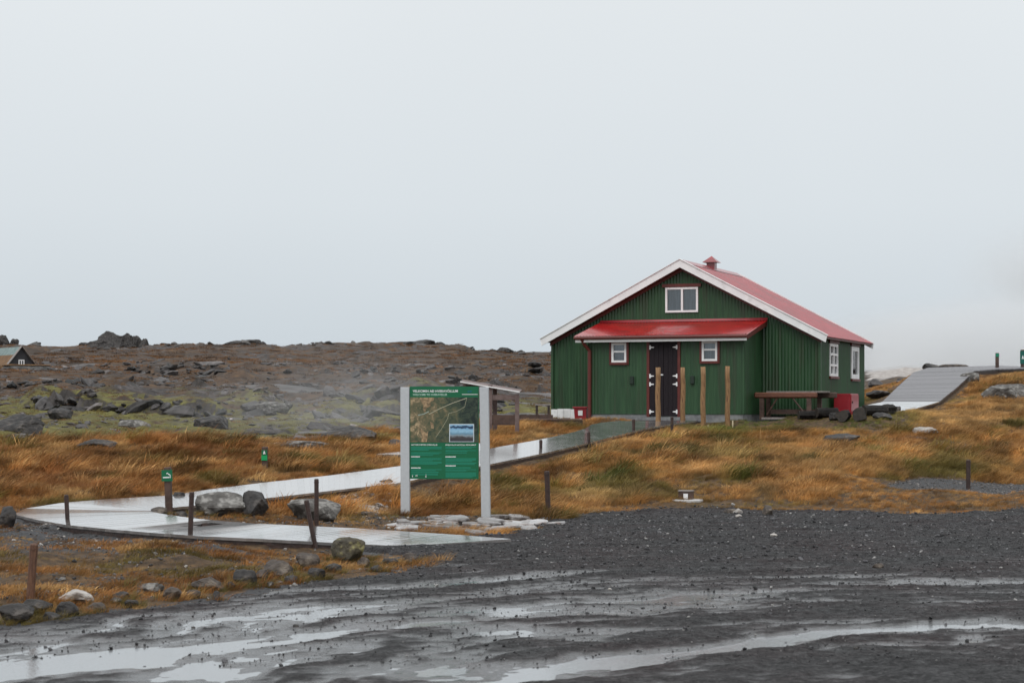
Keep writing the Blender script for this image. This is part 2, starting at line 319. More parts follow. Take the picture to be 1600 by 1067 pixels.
# ------------------------------------------------------------------ ground materials
def ground_mat():
    m = bpy.data.materials.new('open_ground'); m.use_nodes = True; t = m.node_tree; n = t.nodes; l = t.links
    b = n['Principled BSDF']; b.inputs['Roughness'].default_value = .85; b.inputs['Specular IOR Level'].default_value = .3
    co = n.new('ShaderNodeTexCoord')
    def noise(s, d=6, r=.6):
        z = n.new('ShaderNodeTexNoise'); z.inputs['Scale'].default_value = s; z.inputs['Detail'].default_value = d; z.inputs['Roughness'].default_value = r
        l.new(co.outputs['Object'], z.inputs['Vector']); return z.outputs[0]
    def ramp(src, stops):
        r = n.new('ShaderNodeValToRGB'); l.new(src, r.inputs[0]); el = r.color_ramp.elements
        el[0].position, el[0].color = stops[0][0], (*stops[0][1], 1); el[1].position, el[1].color = stops[-1][0], (*stops[-1][1], 1)
        for p, c in stops[1:-1]: q = el.new(p); q.color = (*c, 1)
        return r.outputs[0]
    def mixc(f, a, b_):
        x = n.new('ShaderNodeMix'); x.data_type = 'RGBA'; l.new(f, x.inputs['Factor']); l.new(a, x.inputs['A']); l.new(b_, x.inputs['B']); return x.outputs['Result']
    def mask(attr, ns, amt=.5, d=5):
        a = n.new('ShaderNodeAttribute'); a.attribute_name = attr; z = noise(ns, d)
        q = n.new('ShaderNodeMath'); q.operation = 'MULTIPLY_ADD'; l.new(z, q.inputs[0]); q.inputs[1].default_value = amt * 2; q.inputs[2].default_value = -amt
        s = n.new('ShaderNodeMath'); l.new(a.outputs['Fac'], s.inputs[0]); l.new(q.outputs[0], s.inputs[1])
        r = n.new('ShaderNodeMapRange'); r.inputs['From Min'].default_value = .42; r.inputs['From Max'].default_value = .58; l.new(s.outputs[0], r.inputs['Value']); return r.outputs[0]
    fine = noise(9); mid = noise(1.3); big = noise(.22)
    soil = ramp(fine, [(.3, (.03, .021, .014)), (.5, (.075, .046, .024)), (.7, (.15, .09, .042))])
    heath = ramp(mid, [(.25, (.026, .018, .014)), (.42, (.06, .037, .024)), (.56, (.10, .056, .028)), (.72, (.15, .088, .04))])
    heath2 = mixc(ramp(noise(.5), [(.35, (0, 0, 0)), (.62, (1, 1, 1))]), heath, ramp(noise(3.1), [(.3, (.024, .019, .017)), (.7, (.07, .05, .037))]))
    rock = ramp(noise(2.3, 8, .7), [(.3, (.014, .012, .012)), (.45, (.048, .042, .04)), (.6, (.092, .08, .078)), (.75, (.2, .185, .18))])
    moss = ramp(noise(2.2, 7, .65), [(.28, (.035, .03, .018)), (.42, (.085, .075, .026)), (.56, (.125, .115, .034)), (.68, (.165, .15, .042)), (.8, (.14, .085, .035))])
    grav = ramp(noise(38, 4, .8), [(.3, (.018, .018, .02)), (.5, (.05, .05, .053)), (.7, (.12, .118, .12))])
    pale = ramp(noise(4, 7, .7), [(.3, (.22, .19, .17)), (.7, (.5, .47, .45))])
    c = mixc(mask('heath', .8, .25), soil, heath2)
    c = mixc(mask('moss', .9, .75), c, moss)
    c = mixc(mask('rock', 1.1, .8, 8), c, rock)
    geo = n.new('ShaderNodeNewGeometry'); sp = n.new('ShaderNodeSeparateXYZ'); l.new(geo.outputs['True Normal'], sp.inputs[0])
    stp = n.new('ShaderNodeMapRange'); stp.inputs['From Min'].default_value = .8; stp.inputs['From Max'].default_value = .62; l.new(sp.outputs['Z'], stp.inputs['Value'])
    cliff = ramp(noise(3, 7, .7), [(.3, (.018, .016, .015)), (.7, (.085, .075, .07))])
    hm = n.new('ShaderNodeMath'); hm.operation = 'MULTIPLY'; at = n.new('ShaderNodeAttribute'); at.attribute_name = 'stony'; l.new(at.outputs['Fac'], hm.inputs[0]); l.new(stp.outputs[0], hm.inputs[1])
    c = mixc(hm.outputs[0], c, cliff)
    c = mixc(mask('grav', 5, .45), c, grav)
    c = mixc(mask('pale', 1.0, .5), c, pale)
    l.new(c, b.inputs['Base Color'])
    bp = n.new('ShaderNodeBump'); bp.inputs['Strength'].default_value = .7; bp.inputs['Distance'].default_value = .12
    l.new(noise(3.5, 9, .7), bp.inputs['Height']); l.new(bp.outputs[0], b.inputs['Normal'])
    return m
M_GROUND = ground_mat()

def lot_mat():
    m = bpy.data.materials.new('wet_gravel'); m.use_nodes = True; t = m.node_tree; n = t.nodes; l = t.links
    b = n['Principled BSDF']; co = n.new('ShaderNodeTexCoord')
    def noise(s, d=5, r=.6, st=None):
        z = n.new('ShaderNodeTexNoise'); z.inputs['Scale'].default_value = s; z.inputs['Detail'].default_value = d; z.inputs['Roughness'].default_value = r
        src = co.outputs['Object']
        if st: mp = n.new('ShaderNodeMapping'); mp.inputs['Scale'].default_value = st; l.new(src, mp.inputs[0]); src = mp.outputs[0]
        l.new(src, z.inputs['Vector']); return z.outputs[0]
    r = n.new('ShaderNodeValToRGB'); l.new(noise(42, 4, .85), r.inputs[0]); el = r.color_ramp.elements
    el[0].position, el[0].color = .28, (.005, .0048, .0053, 1); el[1].position, el[1].color = .76, (.12, .115, .117, 1)
    q = el.new(.52); q.color = (.017, .0165, .0173, 1)
    r9 = n.new('ShaderNodeMapRange'); r9.inputs['From Min'].default_value = .3; r9.inputs['From Max'].default_value = .7; r9.inputs['To Min'].default_value = .45; r9.inputs['To Max'].default_value = 1.5; l.new(noise(6.5, 6, .75), r9.inputs['Value'])
    r8 = n.new('ShaderNodeVectorMath'); r8.operation = 'SCALE'; l.new(r.outputs[0], r8.inputs[0]); l.new(r9.outputs[0], r8.inputs['Scale'])
    r2 = n.new('ShaderNodeValToRGB'); l.new(noise(.6), r2.inputs[0]); r2.color_ramp.elements[0].position = .4; r2.color_ramp.elements[1].position = .65
    r2.color_ramp.elements[0].color = (1, 1, 1, 1); r2.color_ramp.elements[1].color = (1.1, .82, .82, 1)
    mm = n.new('ShaderNodeMix'); mm.data_type = 'RGBA'; mm.blend_type = 'MULTIPLY'; mm.inputs['Factor'].default_value = 1
    l.new(r8.outputs[0], mm.inputs['A']); l.new(r2.outputs[0], mm.inputs['B']); l.new(mm.outputs['Result'], b.inputs['Base Color'])
    wet = n.new('ShaderNodeAttribute'); wet.attribute_name = 'wet'
    rr = n.new('ShaderNodeMapRange'); rr.inputs['To Min'].default_value = .85; rr.inputs['To Max'].default_value = .16; l.new(wet.outputs['Fac'], rr.inputs['Value'])
    rn = n.new('ShaderNodeMapRange'); rn.inputs['From Min'].default_value = .42; rn.inputs['From Max'].default_value = .6; rn.inputs['To Min'].default_value = 1; rn.inputs['To Max'].default_value = .6; l.new(noise(11, 6, .8), rn.inputs['Value'])
    rm = n.new('ShaderNodeMath'); rm.operation = 'MULTIPLY'; l.new(rr.outputs[0], rm.inputs[0]); l.new(rn.outputs[0], rm.inputs[1]); l.new(rm.outputs[0], b.inputs['Roughness'])
    sp_ = n.new('ShaderNodeMapRange'); sp_.inputs['To Min'].default_value = .2; sp_.inputs['To Max'].default_value = .55; l.new(wet.outputs['Fac'], sp_.inputs['Value']); l.new(sp_.outputs[0], b.inputs['Specular IOR Level'])
    bp = n.new('ShaderNodeBump'); bp.inputs['Distance'].default_value = .02
    bs = n.new('ShaderNodeMapRange'); bs.inputs['To Min'].default_value = 1; bs.inputs['To Max'].default_value = .25; l.new(wet.outputs['Fac'], bs.inputs['Value']); l.new(bs.outputs[0], bp.inputs['Strength'])
    l.new(noise(45, 3, .8), bp.inputs['Height']); l.new(bp.outputs[0], b.inputs['Normal'])
    return m
M_LOT = lot_mat()

# ------------------------------------------------------------------ ground meshes
def grow(a, b, s0, k):
    r = [a]; s = s0
    while r[-1] < b: r.append(r[-1] + s); s = s0 + (r[-1] - a) * k
    return r
xs_r = grow(12.5, 140, .1, .017) + grow(160, 4000, 20, .25)
xs = np.array([-v for v in xs_r[::-1]] + list(np.arange(-12.4, 12.45, .1)) + xs_r)
ys = np.array([-60, -20, 0, 4, 8] + list(np.arange(8.5, 14, .3)) + list(np.arange(14, 34, .1)) + list(np.arange(34, 52, .11)) + grow(52, 330, .12, .0105) + grow(336, 6000, 6, .2))
GX, GY = np.meshgrid(xs, ys); gx, gy = GX.ravel(), GY.ravel()
gzv = ground_z(gx, gy)
sl = sdf(gx, gy, LOT) + .12 * fbm(gx * 1.3, gy * 1.3, 3)
LB = (-9.5, 11.5, 9.0, 36.0)
inb = (gx > LB[0]) & (gx < LB[1]) & (gy > LB[2]) & (gy < LB[3])
gzv = gzv - np.where(inb, .10 * sstep(-.05, .3, sl), 0)
Dg = np.maximum(gy, 4); pxg = np.clip(800 + gx / Dg * F, -600, 2200)
patch = lambda px, y, rx, ry: np.exp(-(((pxg - px) / rx) ** 2 + ((HOR + (EYE - gzv) * F / Dg - y) / ry) ** 2))
grav = np.maximum(np.where(gx < -1.2, sstep(-.5, -.1, sl), sstep(-.12, .1, sl)), sstep(-.1, .12, sdf(gx, gy, TRACK)))
grav = np.maximum(grav, .8 * sstep(20, 22.5, gy) * sstep(30, 27, gy) * sstep(-3.2, -3.8, gx + .35 * (gy - 24)) * sstep(.15, -.3, sl))
grav = np.maximum(grav, .75 * patch(1480, 697, 60, 10))
lavam = sstep(40, 46, gy) * sstep(960, 840, pxg)
moss = lavam * sstep(38, 46, gy) * sstep(85, 68, gy) * .68 + lavam * .25 * sstep(85, 95, gy) * sstep(130, 100, gy)
rockm = lavam * (.34 + .5 * fbm(gx / 11 + 5, gy / 6, 3)) + sstep(55, 75, gy) * sstep(1250, 1330, pxg) * .45
rockm = np.maximum(rockm, .8 * patch(1575, 610, 45, 12)) 
rockm = np.where(gy > 250, np.maximum(rockm, .42 + .4 * fbm(gx / 15, gy / 10, 2)), rockm)
pale = .85 * patch(570, 795, 45, 8) + .8 * sstep(66, 80, gy) * sstep(1320, 1380, pxg) * sstep(190, 120, gy)
heath = np.maximum(sstep(60, 85, gy), lavam * .6)
nx_, ny_ = len(xs), len(ys)
ii = np.arange(nx_ * ny_).reshape(ny_, nx_)
Q = np.stack([ii[:-1, :-1], ii[:-1, 1:], ii[1:, 1:], ii[1:, :-1]], -1).reshape(-1, 4)
fx = gx[Q].mean(1); fy = gy[Q].mean(1); fl = sl[Q].mean(1); fpx = pxg[Q].mean(1)
V = np.stack([gx, gy, gzv], 1)
cls = np.zeros(len(Q), int)
cls[(fy > 41 + 4.5 * sstep(530, 560, fpx) + 1.2 * perlin(fx / 2, fy / 2)) & (fpx < 880)] = 1
cls[fy > 128 + 10 * perlin(fx / 20, fy / 20)] = 2
for k, nm in enumerate(['ground', 'lava_field', 'hills']):
    q = Q[cls == k]; u, inv = np.unique(q, return_inverse=True)
    me = np_mesh(nm, V[u], inv.reshape(q.shape))
    for an, a in (('grav', grav), ('moss', moss), ('rock', rockm), ('pale', pale), ('heath', heath), ('stony', np.clip(lavam + sstep(60, 90, gy), 0, 1))): fattr(me, an, a[u])
    me.materials.append(M_GROUND); me.polygons.foreach_set('use_smooth', np.ones(len(me.polygons), bool))
    tag(link(nm, me), kind='structure')

# the gravel parking lot with ruts and its standing water
lx = np.arange(LB[0], LB[1], .055); ly = np.concatenate([np.arange(9, 30, .05), np.arange(30, 36, .07)])
LX, LY = np.meshgrid(lx, ly); lxr, lyr = LX.ravel(), LY.ravel()
def lot_rel(x, y):
    cx, cy = 5.65, 9.6                                       # cars turn round this spot, the ruts are arcs
    r = np.hypot(x - cx, y - cy) + .6 * fbm(x / 2.2, y / 2.2, 3); th = np.arctan2(y - cy, x - cx); t = th * 7.3
    h = .032 * fbm(t / 2.0, r / .5, 4) + .02 * fbm(t / .55, r / .2 + 7, 3) + .010 * fbm(x / .16, y / .16, 2) + .006 * fbm(x / .06, y / .06, 2)
    dep = 0
    for px, yy, ln, wd, d in [(330,1012,2.0,.9,.026),(110,1045,1.4,.7,.024),(520,962,1.6,.45,.022),(620,918,1.3,.3,.02),(430,940,.8,.3,.018),(840,962,.9,.3,.03),(830,992,.5,.2,.03),(1010,940,1.8,.22,.022),(1400,915,2.0,.17,.026),
                              (1330,996,1.5,.26,.03),(1080,1022,1.5,.24,.022),(850,1050,1.1,.32,.022),(720,875,.5,.12,.04),(1180,930,1.2,.14,.016),(760,905,.9,.2,.016),(640,1040,1.2,.35,.016),(1560,985,.9,.2,.022)]:
        X, D = g0(px, yy); R = math.hypot(X - cx, D - cy); T = math.atan2(D - cy, X - cx)
        dep = dep + d * np.exp(-((th - T) * R / ln) ** 2 - ((r - .15 - R) / (wd * 1.25)) ** 2)
    dry = .013 * sstep(18.8, 24.5, y + 3.5 * fbm(x / 3, y / 2, 3)) + .018 * np.exp(-((x - 3.5) / 2.5) ** 2 - ((y - 13.3) / .5) ** 2)
    return h - dep + dry + .0165
rel = lot_rel(lxr, lyr)
lsd = sdf(lxr, lyr, LOT) + .12 * fbm(lxr * 1.3, lyr * 1.3, 3)
lz = ground_z(lxr, lyr, False) * sstep(.6, -.4, lsd) + rel + .01 - .22 * sstep(-.02, .3, -lsd)
ii = np.arange(len(lxr)).reshape(LX.shape)
Q = np.stack([ii[:-1, :-1], ii[:-1, 1:], ii[1:, 1:], ii[1:, :-1]], -1).reshape(-1, 4)
Q = Q[lsd[Q].max(1) > -.3]; u, inv = np.unique(Q, return_inverse=True)
me = np_mesh('gravel_lot', np.stack([lxr, lyr, lz], 1)[u], inv.reshape(Q.shape)); fattr(me, 'wet', (sstep(.019, .0, rel) ** 1.5)[u])
me.materials.append(M_LOT); me.polygons.foreach_set('use_smooth', np.ones(len(me.polygons), bool))
tag(link('gravel_lot', me), kind='structure')
def lot_z(x, y):
    x = np.asarray(x, float); y = np.asarray(y, float); s = sdf(x, y, LOT) + .12 * fbm(x * 1.3, y * 1.3, 3)
    return ground_z(x, y, False) * sstep(.6, -.4, s) + lot_rel(x, y) + .01
m = mat('puddle_water', (.19, .197, .205), rough=.07, spec=.5, bump=.06, bscale=30); m.node_tree.nodes['Principled BSDF'].inputs['IOR'].default_value = 1.9
wx = np.linspace(LB[0], LB[1], 60); wy = np.linspace(9, 27.5, 40); WX, WY = np.meshgrid(wx, wy); ii = np.arange(WX.size).reshape(WX.shape)
Q = np.stack([ii[:-1, :-1], ii[:-1, 1:], ii[1:, 1:], ii[1:, :-1]], -1).reshape(-1, 4)
Q = Q[sdf(WX.ravel(), WY.ravel(), LOT)[Q].max(1) > .3]; u, inv = np.unique(Q, return_inverse=True)
me = np_mesh('puddle_water', np.stack([WX.ravel(), WY.ravel(), WX.ravel() * 0 + .0], 1)[u], inv.reshape(Q.shape)); me.materials.append(m)
tag(link('puddle_water', me), kind='structure')

# ------------------------------------------------------------------ rocks
def rock_mesh(name, seed, dims, sub=3, planes=14, rough=.06, m=None, flat=0):
    r = np.random.default_rng(seed); bm = bmesh.new(); bmesh.ops.create_icosphere(bm, subdivisions=sub, radius=1)
    P = np.array([v.co[:] for v in bm.verts]); P /= np.linalg.norm(P, axis=1)[:, None]
    nn = r.normal(size=(planes, 3)); nn /= np.linalg.norm(nn, axis=1)[:, None]; dd = r.uniform(.5, .95, planes)
    if flat: nn[0] = (r.normal() * .08, r.normal() * .08, 1); dd[0] = flat
    dt = np.maximum(P @ nn.T, 1e-3); rad = np.minimum(1.0, (dd / dt).min(1))
    o = seed * 3.7
    nz_ = sum(a * perlin(P[:, 0] * f + o, P[:, 1] * f + P[:, 2] * f * .7 - o) for a, f in ((1, 2.2), (.7, 4.7), (.5, 10), (.35, 21)))
    rad = rad * (1 + rough * 2 * nz_)
    for v, p, q in zip(bm.verts, P, rad): v.co = Vector((p[0] * q * dims[0], p[1] * q * dims[1], p[2] * q * dims[2]))
    me = bpy.data.meshes.new(name); bm.to_mesh(me); bm.free()
    if m: me.materials.append(m)
    me.polygons.foreach_set('use_smooth', [False] * len(me.polygons)); return me
M_RK = dict(
    grey=mat('lichen_rock', (.055, .05, .046), (.145, .137, .128), 5, .8, .9, 14, c3=(.26, .25, .235), c3s=7, c3amt=.42, spec=.3),
    dark=mat('dark_wet_rock', (.012, .011, .011), (.045, .040, .038), 5, .6, .9, 14, c3=(.10, .087, .078), c3s=6, c3amt=.38, spec=.35),
    brown=mat('brown_rock', (.03, .022, .018), (.09, .07, .056), 6, .65, .9, 16, c3=(.18, .15, .12), c3s=5, c3amt=.38),
    pale=mat('pale_rock', (.26, .24, .22), (.5, .47, .44), 5, .7, .7, 16, c3=(.14, .11, .09), c3s=4, c3amt=.4),
    lichen=mat('yellow_lichen_rock', (.03, .026, .018), (.09, .075, .045), 6, .75, .9, 18, c3=(.26, .235, .10), c3s=8, c3amt=.40))

# ------------------------------------------------------------------ scatter of what nobody could count
def scatter(name, P, rot, scale, idx, tint, sources, kind='stuff'):
    c = bpy.data.collections.new(name + '_forms')
    for i, (me) in enumerate(sources):
        o = bpy.data.objects.new('%s_form_%02d' % (name, i), me); c.objects.link(o)
    me = bpy.data.meshes.new(name); me.vertices.add(len(P)); me.vertices.foreach_set('co', np.asarray(P, np.float32).ravel())
    for an, ty, key, a in (('rot', 'FLOAT_VECTOR', 'vector', rot), ('scl', 'FLOAT_VECTOR', 'vector', scale), ('idx', 'INT', 'value', idx), ('tint', 'FLOAT_VECTOR', 'vector', tint)):
        at = me.attributes.new(an, ty, 'POINT'); at.data.foreach_set(key, np.asarray(a, np.int32 if ty == 'INT' else np.float32).ravel())
    o = link(name, me); tag(o, kind=kind)
    ng = bpy.data.node_groups.new(name, 'GeometryNodeTree'); ng.interface.new_socket('Geometry', in_out='INPUT', socket_type='NodeSocketGeometry'); ng.interface.new_socket('Geometry', in_out='OUTPUT', socket_type='NodeSocketGeometry')
    n = ng.nodes; l = ng.links; gi = n.new('NodeGroupInput'); go = n.new('NodeGroupOutput'); ip = n.new('GeometryNodeInstanceOnPoints'); ci = n.new('GeometryNodeCollectionInfo')
    ci.inputs['Collection'].default_value = c; ci.inputs['Separate Children'].default_value = True; ci.inputs['Reset Children'].default_value = True
    ip.inputs['Pick Instance'].default_value = True
    l.new(gi.outputs[0], ip.inputs['Points']); l.new(ci.outputs[0], ip.inputs['Instance'])
    for an, ty, so in (('rot', 'FLOAT_VECTOR', 'Rotation'), ('scl', 'FLOAT_VECTOR', 'Scale'), ('idx', 'INT', 'Instance Index')):
        na = n.new('GeometryNodeInputNamedAttribute'); na.data_type = ty; na.inputs['Name'].default_value = an; l.new(na.outputs['Attribute'], ip.inputs[so])
    l.new(ip.outputs[0], go.inputs[0])
    md = o.modifiers.new('scatter', 'NODES'); md.node_group = ng
    return o
def clump(name, seed, n, h, spread, lean, width, m):
    r = np.random.default_rng(seed); V = []; Fc = []
    for i in range(n):
        a = r.uniform(0, 2 * np.pi); d = spread * np.sqrt(r.uniform()); bx, by = d * np.cos(a), d * np.sin(a)
        hh = h * r.uniform(.45, 1.1); ln = lean * r.uniform(.5, 1.4); out = .35 * d / max(spread, 1e-6)
        dx = hh * (ln + out * np.cos(a) + r.normal() * .2); dy = hh * (out * np.sin(a) + r.normal() * .28)
        fa = r.uniform(0, np.pi); wx_, wy_ = np.cos(fa) * width, np.sin(fa) * width; o = len(V)
        for t, ww in ((0, 1), (.4, .85), (.75, .55)):
            cx, cy, cz = bx + dx * t ** 1.7, by + dy * t ** 1.7, hh * (t - .22 * t * t * (1 + ln))
            V += [(cx - wx_ * ww, cy - wy_ * ww, cz), (cx + wx_ * ww, cy + wy_ * ww, cz)]
        V.append((bx + dx, by + dy, hh * (1 - .22 * (1 + ln))))
        Fc += [(o, o + 1, o + 3, o + 2), (o + 2, o + 3, o + 5, o + 4), (o + 4, o + 5, o + 6)]
    me = bpy.data.meshes.new(name); me.from_pydata(V, [], Fc); me.materials.append(m); return me
M_GRASS = tint_mat('dry_grass', .7, transl=.25)
TALL = [clump('grass_clump', 20 + i, 34, .30, .13, .75, .0042, M_GRASS) for i in range(6)]
SHORT = [clump('short_clump', 40 + i, 30, .11, .12, .5, .004, M_GRASS) for i in range(4)]
HEATH = [clump('heath_clump', 60 + i, 30, .22, .34, .35, .014, M_GRASS) for i in range(4)]

def frustum_pts(n, d0, d1, marg=1.04, bias=1.0):
    u = RNG.uniform(size=n); D = (d0 ** (1 + bias) + u * (d1 ** (1 + bias) - d0 ** (1 + bias))) ** (1 / (1 + bias))
    X = (RNG.uniform(-800 * marg, 800 * marg, n)) / F * D
    return X, D
GOLD, STRAW, RUST, OLIVE, GREEN, BROWN = [np.array(c) for c in ((.40, .195, .058), (.56, .35, .14), (.27, .112, .036), (.15, .125, .034), (.09, .11, .024), (.10, .052, .024))]
def grass_tint(x, y, px, yy):
    n1 = fbm(x / 2.2 + 3, y / 2.2, 3); n2 = fbm(x / .9 + 30, y / .9, 2); n3 = fbm(x / 3.1 - 20, y / 3.1 + 8, 3); rnd = RNG.uniform(size=len(x))
    c = GOLD[None] * np.ones((len(x), 1))
    def mixin(c, col, k): k = np.clip(k, 0, 1)[:, None]; return c * (1 - k) + col[None] * k
    c = mixin(c, RUST, sstep(.05, .45, n1) * .75 + .55 * sstep(800, 300, px))
    c = mixin(c, STRAW, sstep(.05, .4, n2) * .7 + .4 * (rnd < .2))
    c = mixin(c, OLIVE, sstep(.16, .34, n3) * .85)
    c = mixin(c, BROWN, .35 * (RNG.uniform(size=len(x)) < .35))
    def spot(px0, y0, rx, ry): return np.exp(-((px - px0) / rx) ** 2 - ((yy - y0) / ry) ** 2)
    for s in ((975, 745, 45, 12), (1095, 755, 25, 10), (1150, 745, 30, 12), (790, 765, 45, 15), (1480, 735, 90, 14), (1100, 790, 60, 8), (320, 795, 60, 10), (955, 757, 30, 8)): c = mixin(c, OLIVE, spot(*s) * .8)
    for s in ((1190, 660, 70, 10), (1320, 663, 90, 9), (1400, 652, 40, 9), (1130, 672, 40, 8), (960, 748, 22, 8), (1150, 752, 20, 8), (1205, 790, 60, 6)): c = mixin(c, GREEN * 1.15, spot(*s) * (1.3 if s[1] < 700 else .6))
    for s in ((1480, 645, 90, 22), (1250, 720, 160, 18), (1560, 660, 60, 16), (940, 775, 80, 8)): c = mixin(c, STRAW, spot(*s) * .55)
    return c * (1 + .8 * fbm(x / .5, y / .5 + 60, 2) + .6 * fbm(x / 1.7, y / 1.7 + 90, 2))[:, None].clip(.3, 1.75) * RNG.uniform(.65, 1.3, (len(x), 1))
def place_ok(X, D, pad=.08, lot_edge=.05):
    ok = sdf(X, D, LOT) + .16 * fbm(X * 1.3, D * 1.3, 3) + np.where(X < -1, .25, .06) * fbm(X * .5 + 7, D * .5, 2) < np.where(X < -1, -lot_edge, .12)
    for st_ in (WALK, SPUR, RAMP): ok &= strip_field(X, D, st_)[0] > pad
    ok &= ~inside(X, D, HFOOT)
    ok &= ((X + .62) / 1.55) ** 2 + ((D - 28.9) / 1.35) ** 2 > 1 + .5 * perlin(X * 2, D * 2)
    hx_, hy_ = (X - HOUSE.x) * math.cos(HA) + (D - HOUSE.y) * math.sin(HA), -(X - HOUSE.x) * math.sin(HA) + (D - HOUSE.y) * math.cos(HA)
    ok &= ~((hx_ < 1.2) & (hx_ > -3.8) & (hy_ > -2.6) & (hy_ < .3))
    return ok
def col_y(X, D, Z): return 800 + X / D * F, HOR + (EYE - Z) * F / D

X, D = frustum_pts(150000, 15.5, 66); ok = place_ok(X, D)
tr = sdf(X, D, TRACK) < -.12 + .1 * RNG.normal(size=len(X)); ok &= tr
px = 800 + X / D * F
ok &= ~((D > 41 + 1.2 * perlin(X / 2, D / 2)) & (px < 880) & ~((px > 690) & (D < 47)) & ~((px > 545) & (px < 720) & (D < 45.5)))
# stony ground left of the lot: thin, short growth
thin = sstep(30, 27, D) * sstep(700, 600, px)
dens = 1 - thin * np.clip(.3 + 1.3 * fbm(X / 1.1, D / 1.1, 3) + .42 * sstep(22.5, 24.5, D), 0, .95)
ok &= RNG.uniform(size=len(X)) < dens
X, D = X[ok], D[ok]; Z = ground_z(X, D); px, yy = col_y(X, D, Z); thin = sstep(30.5, 27.5, D) * sstep(720, 620, px); npt = len(X)
bare = np.exp(-((px - 1480) / 60) ** 2 - ((yy - 697) / 9) ** 2) + np.exp(-((px - 1575) / 45) ** 2 - ((yy - 610) / 11) ** 2) + np.exp(-((px - 570) / 40) ** 2 - ((yy - 795) / 7) ** 2)
sizev = np.clip(.62 + .5 * fbm(X / 1.6 + 9, D / 1.6, 3), .3, 1.3) * RNG.uniform(.7, 1.25, npt)
kp = RNG.uniform(size=npt) > bare * 1.1
green_low = np.exp(-((px - 1290) / 170) ** 2 - ((yy - 662) / 10) ** 2)
dw = np.minimum(strip_field(X, D, WALK)[0], strip_field(X, D, RAMP)[0])
hd = seg_dist(X, D, HFOOT)
sizev *= (1 - .45 * green_low) * np.where((np.abs(X - 2.95) < .75) & (D < 35), .65, 1) * np.where((np.abs(px - 1330) < 90) & (D > 44.5), .6, 1) * np.where(sdf(X, D, LOT) > -.6, .6, 1) * np.where((px > 1300) & (D < 37), .5, 1) * (.45 + .55 * sstep(.1, .9, dw)) * (.4 + .6 * sstep(.3, 2.6, hd))
short = (RNG.uniform(size=npt) < np.clip(thin * 1.15, 0, 1))
S = np.where(short, sizev * 1.15, sizev)[:, None] * np.array([[1, 1, 1]])
rot = np.stack([RNG.normal(0, .1, npt), RNG.normal(0, .1, npt), RNG.normal(.1, .75, npt) + 1.1 * fbm(X / 3, D / 3, 2)], 1)
tint = grass_tint(X, D, px, yy) * np.where(short, .8, 1)[:, None]
P = np.stack([X, D, Z - .012], 1)
for sel, nm, src in ((kp & ~short, 'dry_grass', TALL), (kp & short, 'short_grass', SHORT)):
    scatter(nm, P[sel], rot[sel], S[sel], RNG.integers(0, len(src), sel.sum()), tint[sel], src)

# taller tussocks standing out of the sward
tX, tD = frustum_pts(5200, 29, 60); kk = place_ok(tX, tD, .35, .5) & (sdf(tX, tD, TRACK) < -.3) & (fbm(tX / 1.3 + 70, tD / 1.3, 2) > .02) & ((tD < 41) | (800 + tX / tD * F > 900)) & (seg_dist(tX, tD, HFOOT) > np.where(tX > 4.5, 4.5, 3.0)) & ~((tX > 4.5) & (tD < 37)) & ~((np.abs(tX - 2.95) < .8) & (tD < 36)); tX, tD = tX[kk], tD[kk]
tX = np.repeat(tX, 7) + RNG.normal(0, .09, len(tX) * 7); tD = np.repeat(tD, 7) + RNG.normal(0, .09, len(tD) * 7); tZ = ground_z(tX, tD); n_ = len(tX); px_, y_ = col_y(tX, tD, tZ)
base = np.repeat(RNG.uniform(size=n_ // 7), 7)[:, None]; tt = grass_tint(tX, tD, px_, y_); tt = np.where(base < .35, tt * .55, np.where(base < .6, tt * np.array([[.6, .8, .6]]) * .8, tt * 1.2))
scatter('grass_tussocks', np.stack([tX, tD, tZ - .01], 1), np.stack([RNG.normal(0, .15, n_), RNG.normal(0, .15, n_), RNG.normal(.1, .6, n_)], 1), (np.repeat(RNG.uniform(.75, 1.35, n_ // 7), 7) * RNG.uniform(.8, 1.15, n_))[:, None] * np.ones((1, 3)), RNG.integers(0, 6, n_), tt, TALL)
# heath plants over lava field and hills
X, D = frustum_pts(52000, 41, 290, bias=.55); px = 800 + X / D * F
keep = ((px < 885) | (D > 58)) & ~((px > 1300) & (D > 66)) & (RNG.uniform(size=len(X)) < np.clip(.45 + 1.3 * fbm(X / 7, D / 5, 3), .08, 1))
for st_ in (RAMP,): keep &= strip_field(X, D, st_)[0] > .3
keep &= ~inside(X, D, HFOOT)
X, D, px = X[keep], D[keep], px[keep]; Z = ground_z(X, D); n_ = len(X)
k1 = fbm(X / 9 + 4, D / 9, 3); mo = sstep(75, 60, D)
tint = np.where((RNG.uniform(size=n_) < .5)[:, None], np.array([[.16, .08, .037]]), np.array([[.085, .055, .036]]))
tint = np.where((k1 > .12)[:, None], np.array([[.22, .105, .04]]), tint)
tint = np.where((RNG.uniform(size=n_) < mo * .75)[:, None], np.array([[.19, .175, .045]]), tint) * RNG.uniform(.65, 1.3, (n_, 1))
s_ = (RNG.uniform(.5, 1.1, n_) * (.45 + .9 * sstep(60, 180, D)))[:, None] * np.array([[1.3, 1.3, .8]])
scatter('heath_plants', np.stack([X, D, Z - .02], 1), np.stack([X * 0, X * 0, RNG.uniform(0, 6.28, n_)], 1), s_, RNG.integers(0, 4, n_), tint, HEATH)

